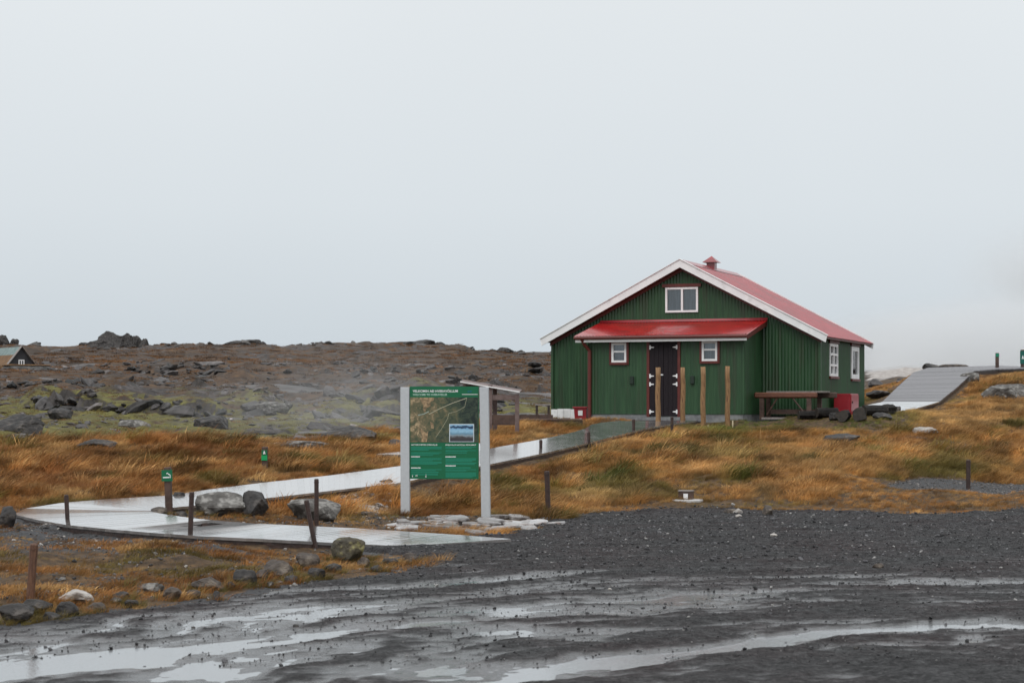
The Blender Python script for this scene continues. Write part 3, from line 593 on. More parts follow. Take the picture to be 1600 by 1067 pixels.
X, D = frustum_pts(26000, 41, 100, bias=.8); px = 800 + X / D * F; kk = (px < 885) & (RNG.uniform(size=len(X)) < np.clip(.5 + 1.5 * fbm(X / 3, D / 2.2, 3), .05, 1)) & ~inside(X, D, HFOOT); X, D = X[kk], D[kk]; Z = ground_z(X, D); n_ = len(X)
k1 = fbm(X / 4 + 14, D / 3, 3)[:, None] + RNG.normal(0, .12, (n_, 1)); mo = sstep(78, 60, D)[:, None]
tint = np.where(k1 > .08, np.array([[.24, .215, .05]]) * mo + np.array([[.19, .105, .045]]) * (1 - mo), np.where(k1 > -.12, np.array([[.15, .125, .04]]) * mo + np.array([[.1, .065, .04]]) * (1 - mo), np.array([[.16, .085, .04]]))) * RNG.uniform(.6, 1.35, (n_, 1))
scatter('moss_cushions', np.stack([X, D, Z - .02], 1), np.stack([X * 0, X * 0, RNG.uniform(0, 6.28, n_)], 1), RNG.uniform(.25, .6, n_)[:, None] * np.array([[1.2, 1.2, .7]]), RNG.integers(0, 4, n_), tint, HEATH)
# loose lava rocks
M_LR = tint_mat('lava_rock', .6, spec=.45, noise=3.0)
RK = [rock_mesh('lava_rock_form', 100 + i, (1, RNG.uniform(.6, .9), RNG.uniform(.28, .6)), 2, 12, .06, M_LR, flat=.4 if i % 2 else 0) for i in range(8)]
X, D = frustum_pts(30000, 40, 190, bias=.45); px = 800 + X / D * F
cl_ = fbm(X / 6 + 2, D / 4, 3)
keep = ((px < 880) | ((px > 1330) & (D > 58) & (D < 75) & (RNG.uniform(size=len(X)) < .25))) & (RNG.uniform(size=len(X)) < np.clip(.18 + 1.9 * cl_, .03, 1)) & (strip_field(X, D, RAMP)[0] > .3) & ~inside(X, D, HFOOT)
X, D = X[keep], D[keep]; Z = ground_z(X, D); n_ = len(X)
s_ = .05 * np.exp(RNG.normal(0, .7, n_)) + .03; s_ = np.clip(s_ * (1 + D / 120), .04, .5)
tint = np.array([[.05, .044, .043]]) * np.exp(RNG.normal(0, .4, (n_, 1))) * np.where((RNG.uniform(size=n_) < .07)[:, None], np.array([[2.4, 2.4, 2.4]]), 1)
scatter('lava_rubble', np.stack([X, D, Z - s_ * .05], 1), np.stack([RNG.normal(0, .25, n_), RNG.normal(0, .25, n_), RNG.uniform(0, 6.28, n_)], 1), s_[:, None] * np.ones((1, 3)), RNG.integers(0, 8, n_), np.clip(tint, .02, .42), RK)

XL, DL, SL_ = [], [], []
for lo, hi, D0, h, wob in LEDGES:
    nn = int((hi - lo) / F * D0 / .1)
    pxl = RNG.uniform(lo, hi, nn); dl = np.full(nn, float(D0))
    for _ in range(3): dl = D0 + wob * 1.6 * perlin((pxl - 800) / F * dl / 3.5 + D0, np.full(nn, float(D0)))
    dl = dl + RNG.normal(-.1, .35, nn); XL.append((pxl - 800) / F * dl); DL.append(dl); SL_.append(np.clip(.2 * np.exp(RNG.normal(0, .5, nn)), .07, .65))
X, D, s_ = np.concatenate(XL), np.concatenate(DL), np.concatenate(SL_); Z = ground_z(X, D); n_ = len(X)
tint = np.array([[.035, .031, .03]]) * np.exp(RNG.normal(0, .5, (n_, 1)))
scatter('ledge_rubble', np.stack([X, D, Z + s_ * .1], 1), np.stack([RNG.normal(0, .3, n_), RNG.normal(0, .3, n_), RNG.uniform(0, 6.28, n_)], 1), s_[:, None] * np.array([[1.25, 1, 1.0]]), RNG.integers(0, 8, n_), np.clip(tint, .015, .3), RK)
SLAB = [rock_mesh('slab_form', 130 + i, (1, RNG.uniform(.55, .9), RNG.uniform(.2, .32)), 3, 16, .07, M_LR, flat=.55) for i in range(6)]
X, D = frustum_pts(300, 44, 170, bias=.6); px = 800 + X / D * F; kk = (px < 870) & (fbm(X / 11 + 5, D / 6, 3) > -.12) & (np.hypot(X + 34.2, D - 136) > 12); X, D = X[kk], D[kk]; Z = ground_z(X, D); n_ = len(X)
s_ = np.clip(.8 * np.exp(RNG.normal(0, .5, n_)), .3, 2.6) * (.6 + D / 150); tint = np.array([[.062, .055, .053]]) * np.exp(RNG.normal(0, .4, (n_, 1)))
scatter('lava_slabs', np.stack([X, D, Z - s_ * .11], 1), np.stack([RNG.normal(.03, .05, n_), RNG.normal(0, .05, n_), RNG.normal(0, .4, n_) + 3.14 * RNG.integers(0, 2, n_)], 1), s_[:, None] * np.ones((1, 3)), RNG.integers(0, 6, n_), np.clip(tint, .03, .3), SLAB)
X = RNG.uniform(-80, 10, 420); D = RNG.uniform(272, 302, 420); kk = fbm(X / 9, D / 9 + 4, 2) > -.05; X, D = X[kk], D[kk]; Z = ground_z(X, D); n_ = len(X); s_ = np.clip(.42 * np.exp(RNG.normal(0, .5, n_)), .2, 1.3)
scatter('crest_rubble', np.stack([X, D, Z], 1), np.stack([RNG.normal(0, .25, n_), RNG.normal(0, .25, n_), RNG.uniform(0, 6.28, n_)], 1), s_[:, None] * np.array([[1.3, 1.3, 1]]), RNG.integers(0, 8, n_), np.array([[.05, .045, .042]]) * np.exp(RNG.normal(0, .35, (n_, 1))), RK)
# gravel on the lot and the stony verge
PB = [rock_mesh('pebble_form', 200 + i, (1, .8, .55), 1, 8, .08, M_LR) for i in range(5)]
X, D = frustum_pts(85000, 13, 36, bias=1.6); ok = (sdf(X, D, LOT) > -.1) & (strip_field(X, D, WALK)[0] > .05); X, D = X[ok], D[ok]
Z = lot_z(X, D); n_ = len(X); s_ = np.clip(.0075 * np.exp(RNG.normal(0, .62, n_)), .004, .045) * (.6 + .4 * sstep(16, 24, D)) * (1 + .25 * (RNG.uniform(size=n_) < .05))
k_ = RNG.uniform(size=n_); tint = np.where((k_ < .05)[:, None], np.array([[.34, .33, .32]]), np.array([[.05, .049, .052]]) * np.exp(RNG.normal(0, .55, (n_, 1))))
scatter('loose_gravel', np.stack([X, D, Z + s_ * .2], 1), RNG.uniform(0, 6.28, (n_, 3)) * np.array([[.1, .1, 1]]), s_[:, None] * np.ones((1, 3)), RNG.integers(0, 5, n_), tint, PB)
X, D = frustum_pts(70000, 17, 30); px = 800 + X / D * F
ok = (sdf(X, D, LOT) < 0) & (px < 760) & (strip_field(X, D, WALK)[0] > .02) & (RNG.uniform(size=len(X)) < np.clip(.3 + .9 * fbm(X / 1.1 + 50, D / 1.1, 3) + .3 * sstep(23, 25, D), .05, 1)); X, D = X[ok], D[ok]
Z = ground_z(X, D); n_ = len(X); s_ = np.clip(.012 * np.exp(RNG.normal(0, .55, n_)), .006, .045)
tint = np.where((RNG.uniform(size=n_) < .15)[:, None], np.array([[.3, .28, .26]]), np.array([[.075, .07, .07]])) * RNG.uniform(.5, 1.5, (n_, 1))
scatter('verge_gravel', np.stack([X, D, Z + s_ * .15], 1), RNG.uniform(0, 6.28, (n_, 3)) * np.array([[.1, .1, 1]]), s_[:, None] * np.ones((1, 3)), RNG.integers(0, 5, n_), tint, PB)
X = np.concatenate([RNG.normal(-2.25, .4, 800), RNG.normal(9.5, .7, 900), RNG.uniform(6, 10.5, 4000)]); D = np.concatenate([RNG.normal(31.0, .45, 800), RNG.normal(43.0, .5, 900), RNG.uniform(35.5, 39.5, 4000)]); kk = (X < 3) | (D > 41) | (sdf(X, D, TRACK) > -.1); X, D = X[kk], D[kk]; Z = ground_z(X, D); n_ = len(X); s_ = np.clip(.018 * np.exp(RNG.normal(0, .5, n_)), .008, .06)
s_ = np.where((X > 3) & (D < 41), s_ * .7, s_); tint = np.where((X > 3)[:, None], np.array([[.11, .1, .095]]), np.array([[.3, .27, .25]])) * np.exp(RNG.normal(0, .5, (n_, 1)))
scatter('pale_pebbles', np.stack([X, D, Z + s_ * .15], 1), RNG.uniform(0, 6.28, (n_, 3)) * np.array([[.1, .1, 1]]), s_[:, None] * np.ones((1, 3)), RNG.integers(0, 5, n_), np.clip(tint, .05, .6), PB)

# ------------------------------------------------------------------ boardwalks
M_PLANK = mat('wet_planks', (.13, .12, .115), (.22, .205, .2), 3, .2, .03, 20, coat=1, spec=1, rrange=(.12, .26)); M_PLANK.node_tree.nodes['Principled BSDF'].inputs['Coat IOR'].default_value = 2.0; M_PLANK.node_tree.nodes['Principled BSDF'].inputs['Coat Roughness'].default_value = .12
M_PLANK2 = mat('damp_planks', (.08, .076, .082), (.16, .152, .163), 3, .4, .1, 20, spec=.5, rrange=(.34, .52), stretch=(1, 6, 1))
M_EDGE = mat('dark_wet_timber', (.022, .014, .012), (.06, .035, .028), 8, .4, .3, 30)
def vary(m, lo, hi):
    t = m.node_tree; b = t.nodes['Principled BSDF']; src = b.inputs['Base Color'].links[0].from_socket
    oi = t.nodes.new('ShaderNodeObjectInfo'); mr = t.nodes.new('ShaderNodeMapRange'); mr.inputs['To Min'].default_value = lo; mr.inputs['To Max'].default_value = hi; t.links.new(oi.outputs['Random'], mr.inputs['Value'])
    v = t.nodes.new('ShaderNodeVectorMath'); v.operation = 'SCALE'; t.links.new(src, v.inputs[0]); t.links.new(mr.outputs[0], v.inputs['Scale']); t.links.new(v.outputs[0], b.inputs['Base Color'])
vary(M_PLANK2, .55, 1.45); vary(M_PLANK, .7, 1.3)      # boards differ from one another
def boardwalk(name, st, mp, pw=.145, thick=.035, edge=.2, gap=.001):
    c = [(a + b) / 2 for a, b in st]; seg = [(c[i + 1] - c[i]).length for i in range(len(c) - 1)]
    side = [max((st[i + 1][0] - st[i][0]).length, (st[i + 1][1] - st[i][1]).length) for i in range(len(st) - 1)]
    root = MB(); tot = sum(side); n = max(2, int(tot / pw)); cum = np.concatenate([[0], np.cumsum(side)])
    def at(s):
        i = int(np.clip(np.searchsorted(cum, s) - 1, 0, len(side) - 1)); t = (s - cum[i]) / side[i]
        return st[i][0].lerp(st[i + 1][0], t), st[i][1].lerp(st[i + 1][1], t)
    # side beams carry the planks
    for k in (0, 1):
        pts = [s[k] for s in st]; other = [s[1 - k] for s in st]
        for i in range(len(pts) - 1):
            if (pts[i + 1] - pts[i]).length < .03: continue
            inn = ((other[i] - pts[i]).normalized() + (other[i + 1] - pts[i + 1]).normalized()) * .5 * .05
            a, b = pts[i] + inn * .4 - Vector((0, 0, thick + .002)), pts[i + 1] + inn * .4 - Vector((0, 0, thick + .002))
            root.prism([a, b, b + inn, a + inn], (0, 0, -edge))
    o = root.build(name, M_EDGE); tag(o, kind='structure')
    for j in range(n):
        s0, s1 = tot * j / n, tot * (j + 1) / n - gap
        a0, b0 = at(s0); a1, b1 = at(s1); ov = random.uniform(.0, .012); dz = random.uniform(-.0008, .0008)
        q = []
        for p, r_ in ((a0, b0), (a1, b1), (b1, a1), (b0, a0)):
            q.append(p + (p - r_).normalized() * ov + Vector((0, 0, dz)))
        if (q[1] - q[0]).length < .012: q[1] = q[0] + (a1 - a0 if (a1 - a0).length > 1e-6 else (b1 - b0)).normalized() * .012
        if (q[2] - q[3]).length < .012: q[2] = q[3] + (b1 - b0 if (b1 - b0).length > 1e-6 else (a1 - a0)).normalized() * .012
        MB().prism(q, (0, 0, -thick)).build('plank', mp, o)
    return o
boardwalk('boardwalk', WALK, M_PLANK)
boardwalk('side_boardwalk', SPUR, M_PLANK)
boardwalk('hill_boardwalk', RAMP[:3], M_PLANK)
o = boardwalk('ramp_boardwalk', [(a.copy(), b.copy()) for a, b in RAMP[2:]], M_PLANK2, gap=.008)

# deck in front of the porch
deck = MB(); D0 = [(-2.6, -3.0), (1.15, -2.75), (1.15, -1.80), (-2.6, -1.80)]
o = MB().prism([hw(-2.55, -1.85, -.05), hw(1.0, -1.85, -.05), hw(.9, -2.3, -.06), hw(-2.55, -3.0, -.08)], (0, 0, -.14)).build('porch_deck', M_EDGE); tag(o, kind='structure')
for j in range(24):
    x0 = -2.55 + j * .145; x1 = x0 + .141; y0 = lambda x: -3.0 + .2 * (x + 2.55)
    MB().prism([hw(x0, -1.83, 0 - .012), hw(x1, -1.83, 0 - .012), hw(x1, y0(x1), -.035), hw(x0, y0(x0), -.035)], (0, 0, -.034)).build('plank', M_PLANK2, o)

# ------------------------------------------------------------------ the green house
M_GREEN = mat('green_painted_sheet', (.014, .048, .018), (.024, .075, .028), 2.2, .42, c3=(.024, .047, .02), c3s=1.6, c3amt=.43, stretch=(3.4, 3.4, .35), rrange=(.3, .6))
M_RED = mat('red_painted_sheet', (.22, .013, .020), (.31, .02, .028), 2.5, .32, coat=.35, spec=.7, c3=(.2, .022, .026), c3s=1.4, c3amt=.4)
M_RED2 = mat('bright_red_sheet', (.30, .010, .012), (.40, .014, .015), 2.5, .26, coat=.4, c3=(.27, .014, .015), c3s=1.4, c3amt=.4)
M_TRIM = mat('dark_red_trim', (.085, .013, .010), (.12, .02, .014), 8, .45)
M_WHITE = mat('white_paint', (.74, .74, .75), (.82, .82, .82), 5, .45, c3=(.62, .62, .62), c3s=3, c3amt=.34)
M_CONC = mat('grey_concrete', (.14, .145, .15), (.22, .225, .225), 8, .8, .3)
M_DOOR = mat('dark_door_paint', (.009, .006, .009), (.016, .011, .014), 6, .6, spec=.25, stretch=(8, 8, 1))
M_BLACK = mat('black_metal', (.012, .012, .012), rough=.45)
M_CURT = mat('curtain_cloth', (.2, .23, .26), (.3, .33, .37), 3, .9, stretch=(14, 14, .5))
M_DARKIN = mat('dim_interior', (.03, .03, .032), rough=.9)
def glass_mat():
    m = bpy.data.materials.new('window_glass'); m.use_nodes = True; n = m.node_tree.nodes; l = m.node_tree.links
    n.remove(n['Principled BSDF']); g = n.new('ShaderNodeBsdfGlossy'); g.inputs['Roughness'].default_value = .02; t = n.new('ShaderNodeBsdfTransparent'); t.inputs['Color'].default_value = (.86, .9, .92, 1)
    f = n.new('ShaderNodeFresnel'); f.inputs['IOR'].default_value = 1.9; x = n.new('ShaderNodeMixShader'); l.new(f.outputs[0], x.inputs[0]); l.new(t.outputs[0], x.inputs[1]); l.new(g.outputs[0], x.inputs[2])
    l.new(x.outputs[0], n['Material Output'].inputs['Surface']); return m
M_GLASS = glass_mat()

house = empty('green_house', HOUSE, HA)
tag(house, 'green corrugated metal house with red roof, white trim and dark double door', 'house')
WAVE, AMP = .082, .0095
def corrugated(name, u0, u1, top, bot, fn, holes=(), m=M_GREEN, parent=house, off=0, amp=AMP):
    """a corrugated sheet: u along, w up between bot(u) and top(u); fn(u, w, d) -> point, d = outward relief"""
    cuts = [u0, u1] + [h[0] for h in holes] + [h[1] for h in holes]
    us = sorted(set([round(v, 5) for v in list(np.arange(u0, u1, WAVE / 8)) + cuts])); V = []; Fc = []
    d = lambda u: amp * math.sin(2 * math.pi * (u + off) / WAVE)
    for a, b in zip(us[:-1], us[1:]):
        if b - a < 1e-4: continue
        mid = (a + b) / 2; parts = [(bot, top)]
        hs = sorted([h for h in holes if h[0] <= mid <= h[1]], key=lambda h: h[2])
        if hs:
            parts = []; lo = bot
            for h in hs: parts.append((lo, (lambda z: lambda u: z)(h[2]))); lo = (lambda z: lambda u: z)(h[3])
            parts.append((lo, top))
        for lo, hi in parts:
            if hi(mid) - lo(mid) < .005: continue
            i = len(V); V += [fn(a, lo(a), d(a)), fn(b, lo(b), d(b)), fn(b, hi(b), d(b)), fn(a, hi(a), d(a))]; Fc.append((i, i + 1, i + 2, i + 3))
    me = bpy.data.meshes.new(name); me.from_pydata([tuple(v) for v in V], [], Fc); bm = bmesh.new(); bm.from_mesh(me)
    bmesh.ops.remove_doubles(bm, verts=bm.verts, dist=1e-5); bm.to_mesh(me); bm.free(); me.polygons.foreach_set('use_smooth', [True] * len(me.polygons))
    me.materials.append(m); return link(name, me, parent)
const = lambda c: (lambda u: c)
HWD, LEN, PITCH, EZ = 3.5, 5.45, .522, 2.05
rz = lambda x: EZ + PITCH * (3.68 - abs(x))       # roof top surface
WZ = lambda x: rz(x) - .13                          # walls stop under the roof
GW = (-.452, .403, 2.69, 3.32)
front = corrugated('front_wall', -HWD, HWD, WZ, lambda u: .24 if u < -1.95 else .1, lambda u, w, d: (u, -d, w), holes=[GW])
SW = [(1.03, 1.97, 1.08, 1.90), (3.66, 4.62, 1.05, 1.90)]
corrugated('right_wall', 0, LEN, const(WZ(HWD) + .02), const(.1), lambda u, w, d: (HWD + d, u, w), holes=SW)
corrugated('left_wall', 0, LEN, const(WZ(HWD) + .02), const(.1), lambda u, w, d: (-HWD - d, u, w))
corrugated('rear_wall', -HWD, HWD, WZ, const(.1), lambda u, w, d: (u, LEN + d, w))
for x in (-1, 1):
    MB().box(x * HWD - .03, x * HWD + .03, -.03, .03, .1, WZ(HWD)).build('corner_trim', M_GREEN, house)
MB().box(-3.46, 3.46, .06, LEN - .06, -.25, .1).build('foundation', M_CONC, house)
MB().box(-3.4, 3.4, .3, .34, .12, 2.0).build('inner_partition', M_DARKIN, house)
MB().box(2.5, 2.54, .4, LEN - .1, .12, 2.2).build('inner_partition', M_DARKIN, house)
# white boards at the foot of the left wall
for j in range(9):
    x0 = -3.52 + j * .175
    MB().box(x0, x0 + .167, -.045 - .004 * (j % 2), -.015, .0 + random.uniform(0, .03), .255 + random.uniform(-.01, .008)).build('base_board', M_WHITE, house)
# roof
for sgn in (1, -1):
    r_ = corrugated('roof_sheet', -.27, LEN + .17, const(3.72), const(.0), lambda u, w, d: (sgn * w, u, rz(w) + d), m=M_RED)
    MB().prism([(sgn * .0, -.2, rz(0) - .035), (sgn * 3.66, -.2, rz(3.66) - .035), (sgn * 3.66, -.2, rz(3.66) - .06), (0, -.2, rz(0) - .06)], (0, LEN + .3, 0)).build('soffit', M_TRIM, house)
    for yy_, nm in ((-.275, 'bargeboard'), (LEN + .12, 'bargeboard')):
        MB().prism([(0, yy_, rz(0) + .035), (sgn * 3.74, yy_, rz(3.74) + .035), (sgn * 3.70, yy_, rz(3.74) - .135), (0, yy_, rz(0) - .165)], (0, .03, 0)).build(nm, M_WHITE, house)
    # flashing strip on top of the rake
    MB().prism([(0, -.30, rz(0) + .036), (sgn * 3.75, -.30, rz(3.75) + .036), (sgn * 3.75, -.30, rz(3.75) + .052), (0, -.30, rz(0) + .052)], (0, .12, 0)).build('rake_flashing', M_WHITE, house)
    # dark red frieze under the rake
    MB().prism([(0, -.06, rz(0) - .066), (sgn * 3.55, -.06, rz(3.55) - .066), (sgn * 3.55, -.06, rz(3.55) - .24), (0, -.06, rz(0) - .24)], (0, .04, 0)).build('frieze_board', M_TRIM, house)
    MB().box(min(sgn * 3.66, sgn * 3.685), max(sgn * 3.66, sgn * 3.685), -.24, LEN + .1, rz(3.68) - .075, rz(3.68) - .02).build('eave_board', M_TRIM, house)
MB().prism([(-.17, 0, rz(.17) + .014), (0, 0, rz(0) + .03), (.17, 0, rz(.17) + .014), (.17, 0, rz(.17) + .024), (0, 0, rz(0) + .045), (-.17, 0, rz(.17) + .024)], (0, LEN - .2, 0)).build('ridge_cap', M_RED, house)
vent = MB().box(-.11, .11, 2.57, 2.79, rz(0) - .1, rz(0) + .17).build('roof_vent', M_RED, house)
vc = MB(); a_ = .205; vc.add([(-a_, 2.68 - a_, 4.125), (a_, 2.68 - a_, 4.125), (a_, 2.68 + a_, 4.125), (-a_, 2.68 + a_, 4.125), (0, 2.68, 4.30)], [(3, 2, 1, 0), (0, 1, 4), (1, 2, 4), (2, 3, 4), (3, 0, 4)])
vc.build('vent_cap', M_RED, vent); 
# a window: frame proud of the sheet, panes set back in it
def window(parent, fn, x0, x1, z0, z1, mull=(), bars=(), fr=.055, trim=True, sill=True, head=False, curtain=True, tw=.06):
    """fn(u, d, w): along the wall, outward, up"""
    def bx(name, a, b, c, d_, lo, hi, m, par):
        vs = [fn(u, o_, w_) for w_ in (lo, hi) for o_ in (c, d_) for u in (a, b)]
        return MB().add(vs, [(0, 2, 3, 1), (4, 5, 7, 6), (0, 1, 5, 4), (2, 6, 7, 3), (0, 4, 6, 2), (1, 3, 7, 5)]).build(name, m, par)
    fb = MB()
    def fbx(a, b, c, d_, lo, hi):
        vs = [fn(u, o_, w_) for w_ in (lo, hi) for o_ in (c, d_) for u in (a, b)]
        fb.add(vs, [(0, 2, 3, 1), (4, 5, 7, 6), (0, 1, 5, 4), (2, 6, 7, 3), (0, 4, 6, 2), (1, 3, 7, 5)])
    fbx(x0, x1, -.03, .035, z0, z0 + fr); fbx(x0, x1, -.03, .035, z1 - fr, z1); fbx(x0, x0 + fr, -.03, .034, z0 + fr, z1 - fr); fbx(x1 - fr, x1, -.03, .034, z0 + fr, z1 - fr)
    for mu in mull: fbx(mu - fr * .5, mu + fr * .5, -.03, .032, z0 + fr, z1 - fr)
    for ba in bars: fbx(x0 + fr, x1 - fr, -.02, .028, ba - fr * .4, ba + fr * .4)
    win = fb.build('window', M_WHITE, parent)
    us = [x0 + fr] + sorted(mull) + [x1 - fr]; ws = [z0 + fr] + sorted(bars) + [z1 - fr]
    for i in range(len(us) - 1):
        for j in range(len(ws) - 1):
            bx('pane', us[i] + .004, us[i + 1] - .004, -.012, -.006, ws[j] + .004, ws[j + 1] - .004, M_GLASS, win)
    if curtain: bx('curtain', x0 + .01, x1 - .01, -.14, -.13, z0 + .01, z1 - .01, M_CURT, win)
    if trim:
        bx('trim_board', x0 - tw, x0, .012, .03, z0 - tw, z1 + tw, M_TRIM, win); bx('trim_board', x1, x1 + tw, .012, .03, z0 - tw, z1 + tw, M_TRIM, win)
        bx('trim_board', x0, x1, .012, .031, z1, z1 + tw, M_TRIM, win)
    if sill: bx('sill', x0 - .03, x1 + .03, .01, .06, z0 - .06, z0 - .002, M_TRIM, win)
    if head: bx('head_board', x0 - .08, x1 + .08, .012, .05, z1 + .01, z1 + .09, M_TRIM, win)
    return win
fF = lambda u, d, w: (u, -d, w)
window(house, fF, *GW[:2], *GW[2:], mull=[-.015], trim=False, sill=False, head=True, fr=.05)
fR = lambda u, d, w: (HWD + d, u, w)
window(house, fR, *SW[0], mull=[1.5], bars=[1.36, 1.63], trim=False, head=True, fr=.07)
w2 = window(house, fR, *SW[1], trim=False, head=True, fr=.12, curtain=False)
MB().box(2.95, 2.98, 3.9, 4.4, 1.1, 1.85).build('curtain', mat('blue_green_cloth', (.05, .1, .12), (.12, .2, .24), 5, .8), w2)
# porch
PX0, PX1, PY = -1.9, 2.03, -1.73
PT = lambda y: 2.05 + .207 * (y + 1.98)            # porch roof surface at depth y
PW = [(-1.305, -.923, 1.40, 1.88), (.998, 1.382, 1.415, 1.897)]
DX0, DX1, DZ1 = -.33, .385, 1.90
corrugated('porch_wall', PX0, PX1, const(PT(PY) - .03), const(.13), lambda u, w, d: (u, PY - d, w), holes=PW + [(DX0, DX1, .13, DZ1)], off=.03, amp=.006)
corrugated('porch_wall', PY, 0, lambda u: PT(u) - .03, const(.13), lambda u, w, d: (PX1 + d, u, w), amp=.006)
corrugated('porch_wall', PY, 0, lambda u: PT(u) - .03, const(.13), lambda u, w, d: (PX0 - d, u, w))
for x in (PX0, PX1): MB().box(x - .025, x + .025, PY - .025, PY + .025, .13, PT(PY) - .04).build('corner_trim', M_GREEN, house)
MB().box(PX0 + .02, PX1 - .02, PY + .02, -.02, -.25, .13).build('porch_foundation', M_CONC, house)
MB().box(PX0 + .1, PX1 - .1, PY + .35, PY + .38, .14, 2.0).build('inner_partition', M_DARKIN, house)
corrugated('porch_roof', -2.19, 2.19, const(0), const(-2.0), lambda u, w, d: (u, w, PT(w) + d), m=M_RED2)
MB().prism([(-2.15, -1.94, PT(-1.94) - .02), (2.15, -1.94, PT(-1.94) - .02), (2.15, -1.94, PT(-1.94) - .04), (-2.15, -1.94, PT(-1.94) - .04)], (0, 1.9, .393)).build('soffit', M_TRIM, house)
MB().box(-2.17, 2.17, -1.985, -1.955, PT(-1.98) - .155, PT(-1.98) - .06).build('fascia', M_WHITE, house)
MB().tube([(-2.19, -2.02, PT(-2) - .045), (2.19, -2.02, PT(-2) - .045)], .04, 10).build('gutter', M_TRIM, house)
MB().tube([(-2.0, -2.0, PT(-2) - .06), (-1.96, -1.9, PT(-2) - .2), (-1.86, -1.81, PT(-2) - .36), (-1.86, -1.81, -.02)], .048, 10).build('downpipe', M_TRIM, house)
for x in (2.175, -2.175): MB().prism([(x - .012, -1.97, PT(-1.97) - .13), (x + .012, -1.97, PT(-1.97) - .13), (x + .012, -1.97, PT(-1.97) - .012), (x - .012, -1.97, PT(-1.97) - .012)], (0, 1.95, .404)).build('rake_board', M_TRIM, house)
MB().prism([(-2.19, -.055, PT(-.055) + .012), (2.19, -.055, PT(-.055) + .012), (2.19, -.02, PT(0) + .05), (-2.19, -.02, PT(0) + .05)], (0, .005, .008)).build('roof_flashing', M_RED, house)
fP = lambda u, d, w: (u, PY - d, w)
window(house, fP, *PW[0], bars=[1.665], fr=.05)
w3 = window(house, fP, *PW[1], bars=[1.69], fr=.05)
# double door
MB().box(DX0 - .07, DX0, PY - .03, PY + .02, .06, DZ1 + .07).build('door_frame', M_TRIM, house)
MB().box(DX1, DX1 + .07, PY - .03, PY + .02, .06, DZ1 + .07).build('door_frame', M_TRIM, house)
MB().box(DX0, DX1, PY - .03, PY + .02, DZ1, DZ1 + .07).build('door_frame', M_TRIM, house)
mid = (DX0 + DX1) / 2
for s_, (a, b) in enumerate(((DX0 + .004, mid - .003), (mid + .003, DX1 - .004))):
    dr = MB().box(a, b, PY - .005, PY + .03, .09, DZ1 - .004).build('door', M_DOOR, house)
    for k in range(3):
        x0 = a + (b - a) * k / 3
        MB().box(x0 + .003, x0 + (b - a) / 3 - .003, PY - .02, PY - .006, .095, DZ1 - .01).build('door_plank', M_DOOR, dr)
    for hz_ in (1.76, 1.06, .86, .19):
        xh = DX0 + .0 if s_ == 0 else DX1; di = 1 if s_ == 0 else -1
        MB().prism([(xh + di * .0, PY - .036, hz_ - .05), (xh + di * .035, PY - .036, hz_ - .05), (xh + di * .035, PY - .036, hz_ - .022), (xh + di * .12, PY - .036, hz_ - .008), (xh + di * .12, PY - .036, hz_ + .008), (xh + di * .035, PY - .036, hz_ + .022), (xh + di * .035, PY - .036, hz_ + .05), (xh, PY - .036, hz_ + .05)], (0, .014, 0)).build('hinge', M_WHITE, dr)
    if s_ == 0: MB().box(b - .12, b + .0, PY - .05, PY - .022, 1.075, 1.105).build('handle', M_WHITE, dr)
MB().box(DX0 - .08, DX1 + .08, PY - .09, PY + .0, -.02, .06).build('doorstep', M_CONC, house)
# dark lanterns beside the door
for x in (-.775, .765):
    MB().box(x - .05, x + .05, PY - .07, PY - .011, .86, 1.06).build('wall_lantern', mat('dark_green_metal', (.008, .02, .012), rough=.5), house, bevel=.012)

# ------------------------------------------------------------------ things by the house
M_BRED = mat('red_paint', (.24, .006, .014), (.29, .010, .018), 5, .38, coat=.1)
bin_ = empty('red_bin', hw(-2.52, -.5, -.03), HA); tag(bin_, 'small red bin with white square notice beside the downpipe', 'bin')
b_ = MB(); b_.add([(-.15, -.12, 0), (.15, -.12, 0), (.15, .12, 0), (-.15, .12, 0), (-.17, -.13, .30), (.17, -.13, .30), (.17, .13, .30), (-.17, .13, .30)], [(3, 2, 1, 0), (4, 5, 6, 7), (0, 1, 5, 4), (1, 2, 6, 5), (2, 3, 7, 6), (3, 0, 4, 7)]); b_.build('body', M_BRED, bin_)
MB().box(-.2, .2, -.16, .16, .302, .345).build('lid', M_BRED, bin_, bevel=.01)
MB().box(-.055, .065, -.137, -.13, .12, .25).build('notice', M_WHITE, bin_); MB().box(-.02, .04, -.13, -.122, .03, .05).build('slot', M_WHITE, bin_)
cab = empty('red_cabinet', hw(3.62, 1.05, -.02), HA); tag(cab, 'bright red metal cabinet against the side wall under the windows', 'cabinet')
MB().box(.0, .42, .0, .95, .1, .66).build('body', M_BRED, cab, bevel=.008); MB().box(.421, .436, .03, .92, .13, .63).build('door', M_BRED, cab, bevel=.004)
MB().box(.437, .455, .12, .16, .42, .47).build('handle', M_BLACK, cab); MB().box(.03, .39, .05, .9, 0, .1).build('plinth', M_BLACK, cab)
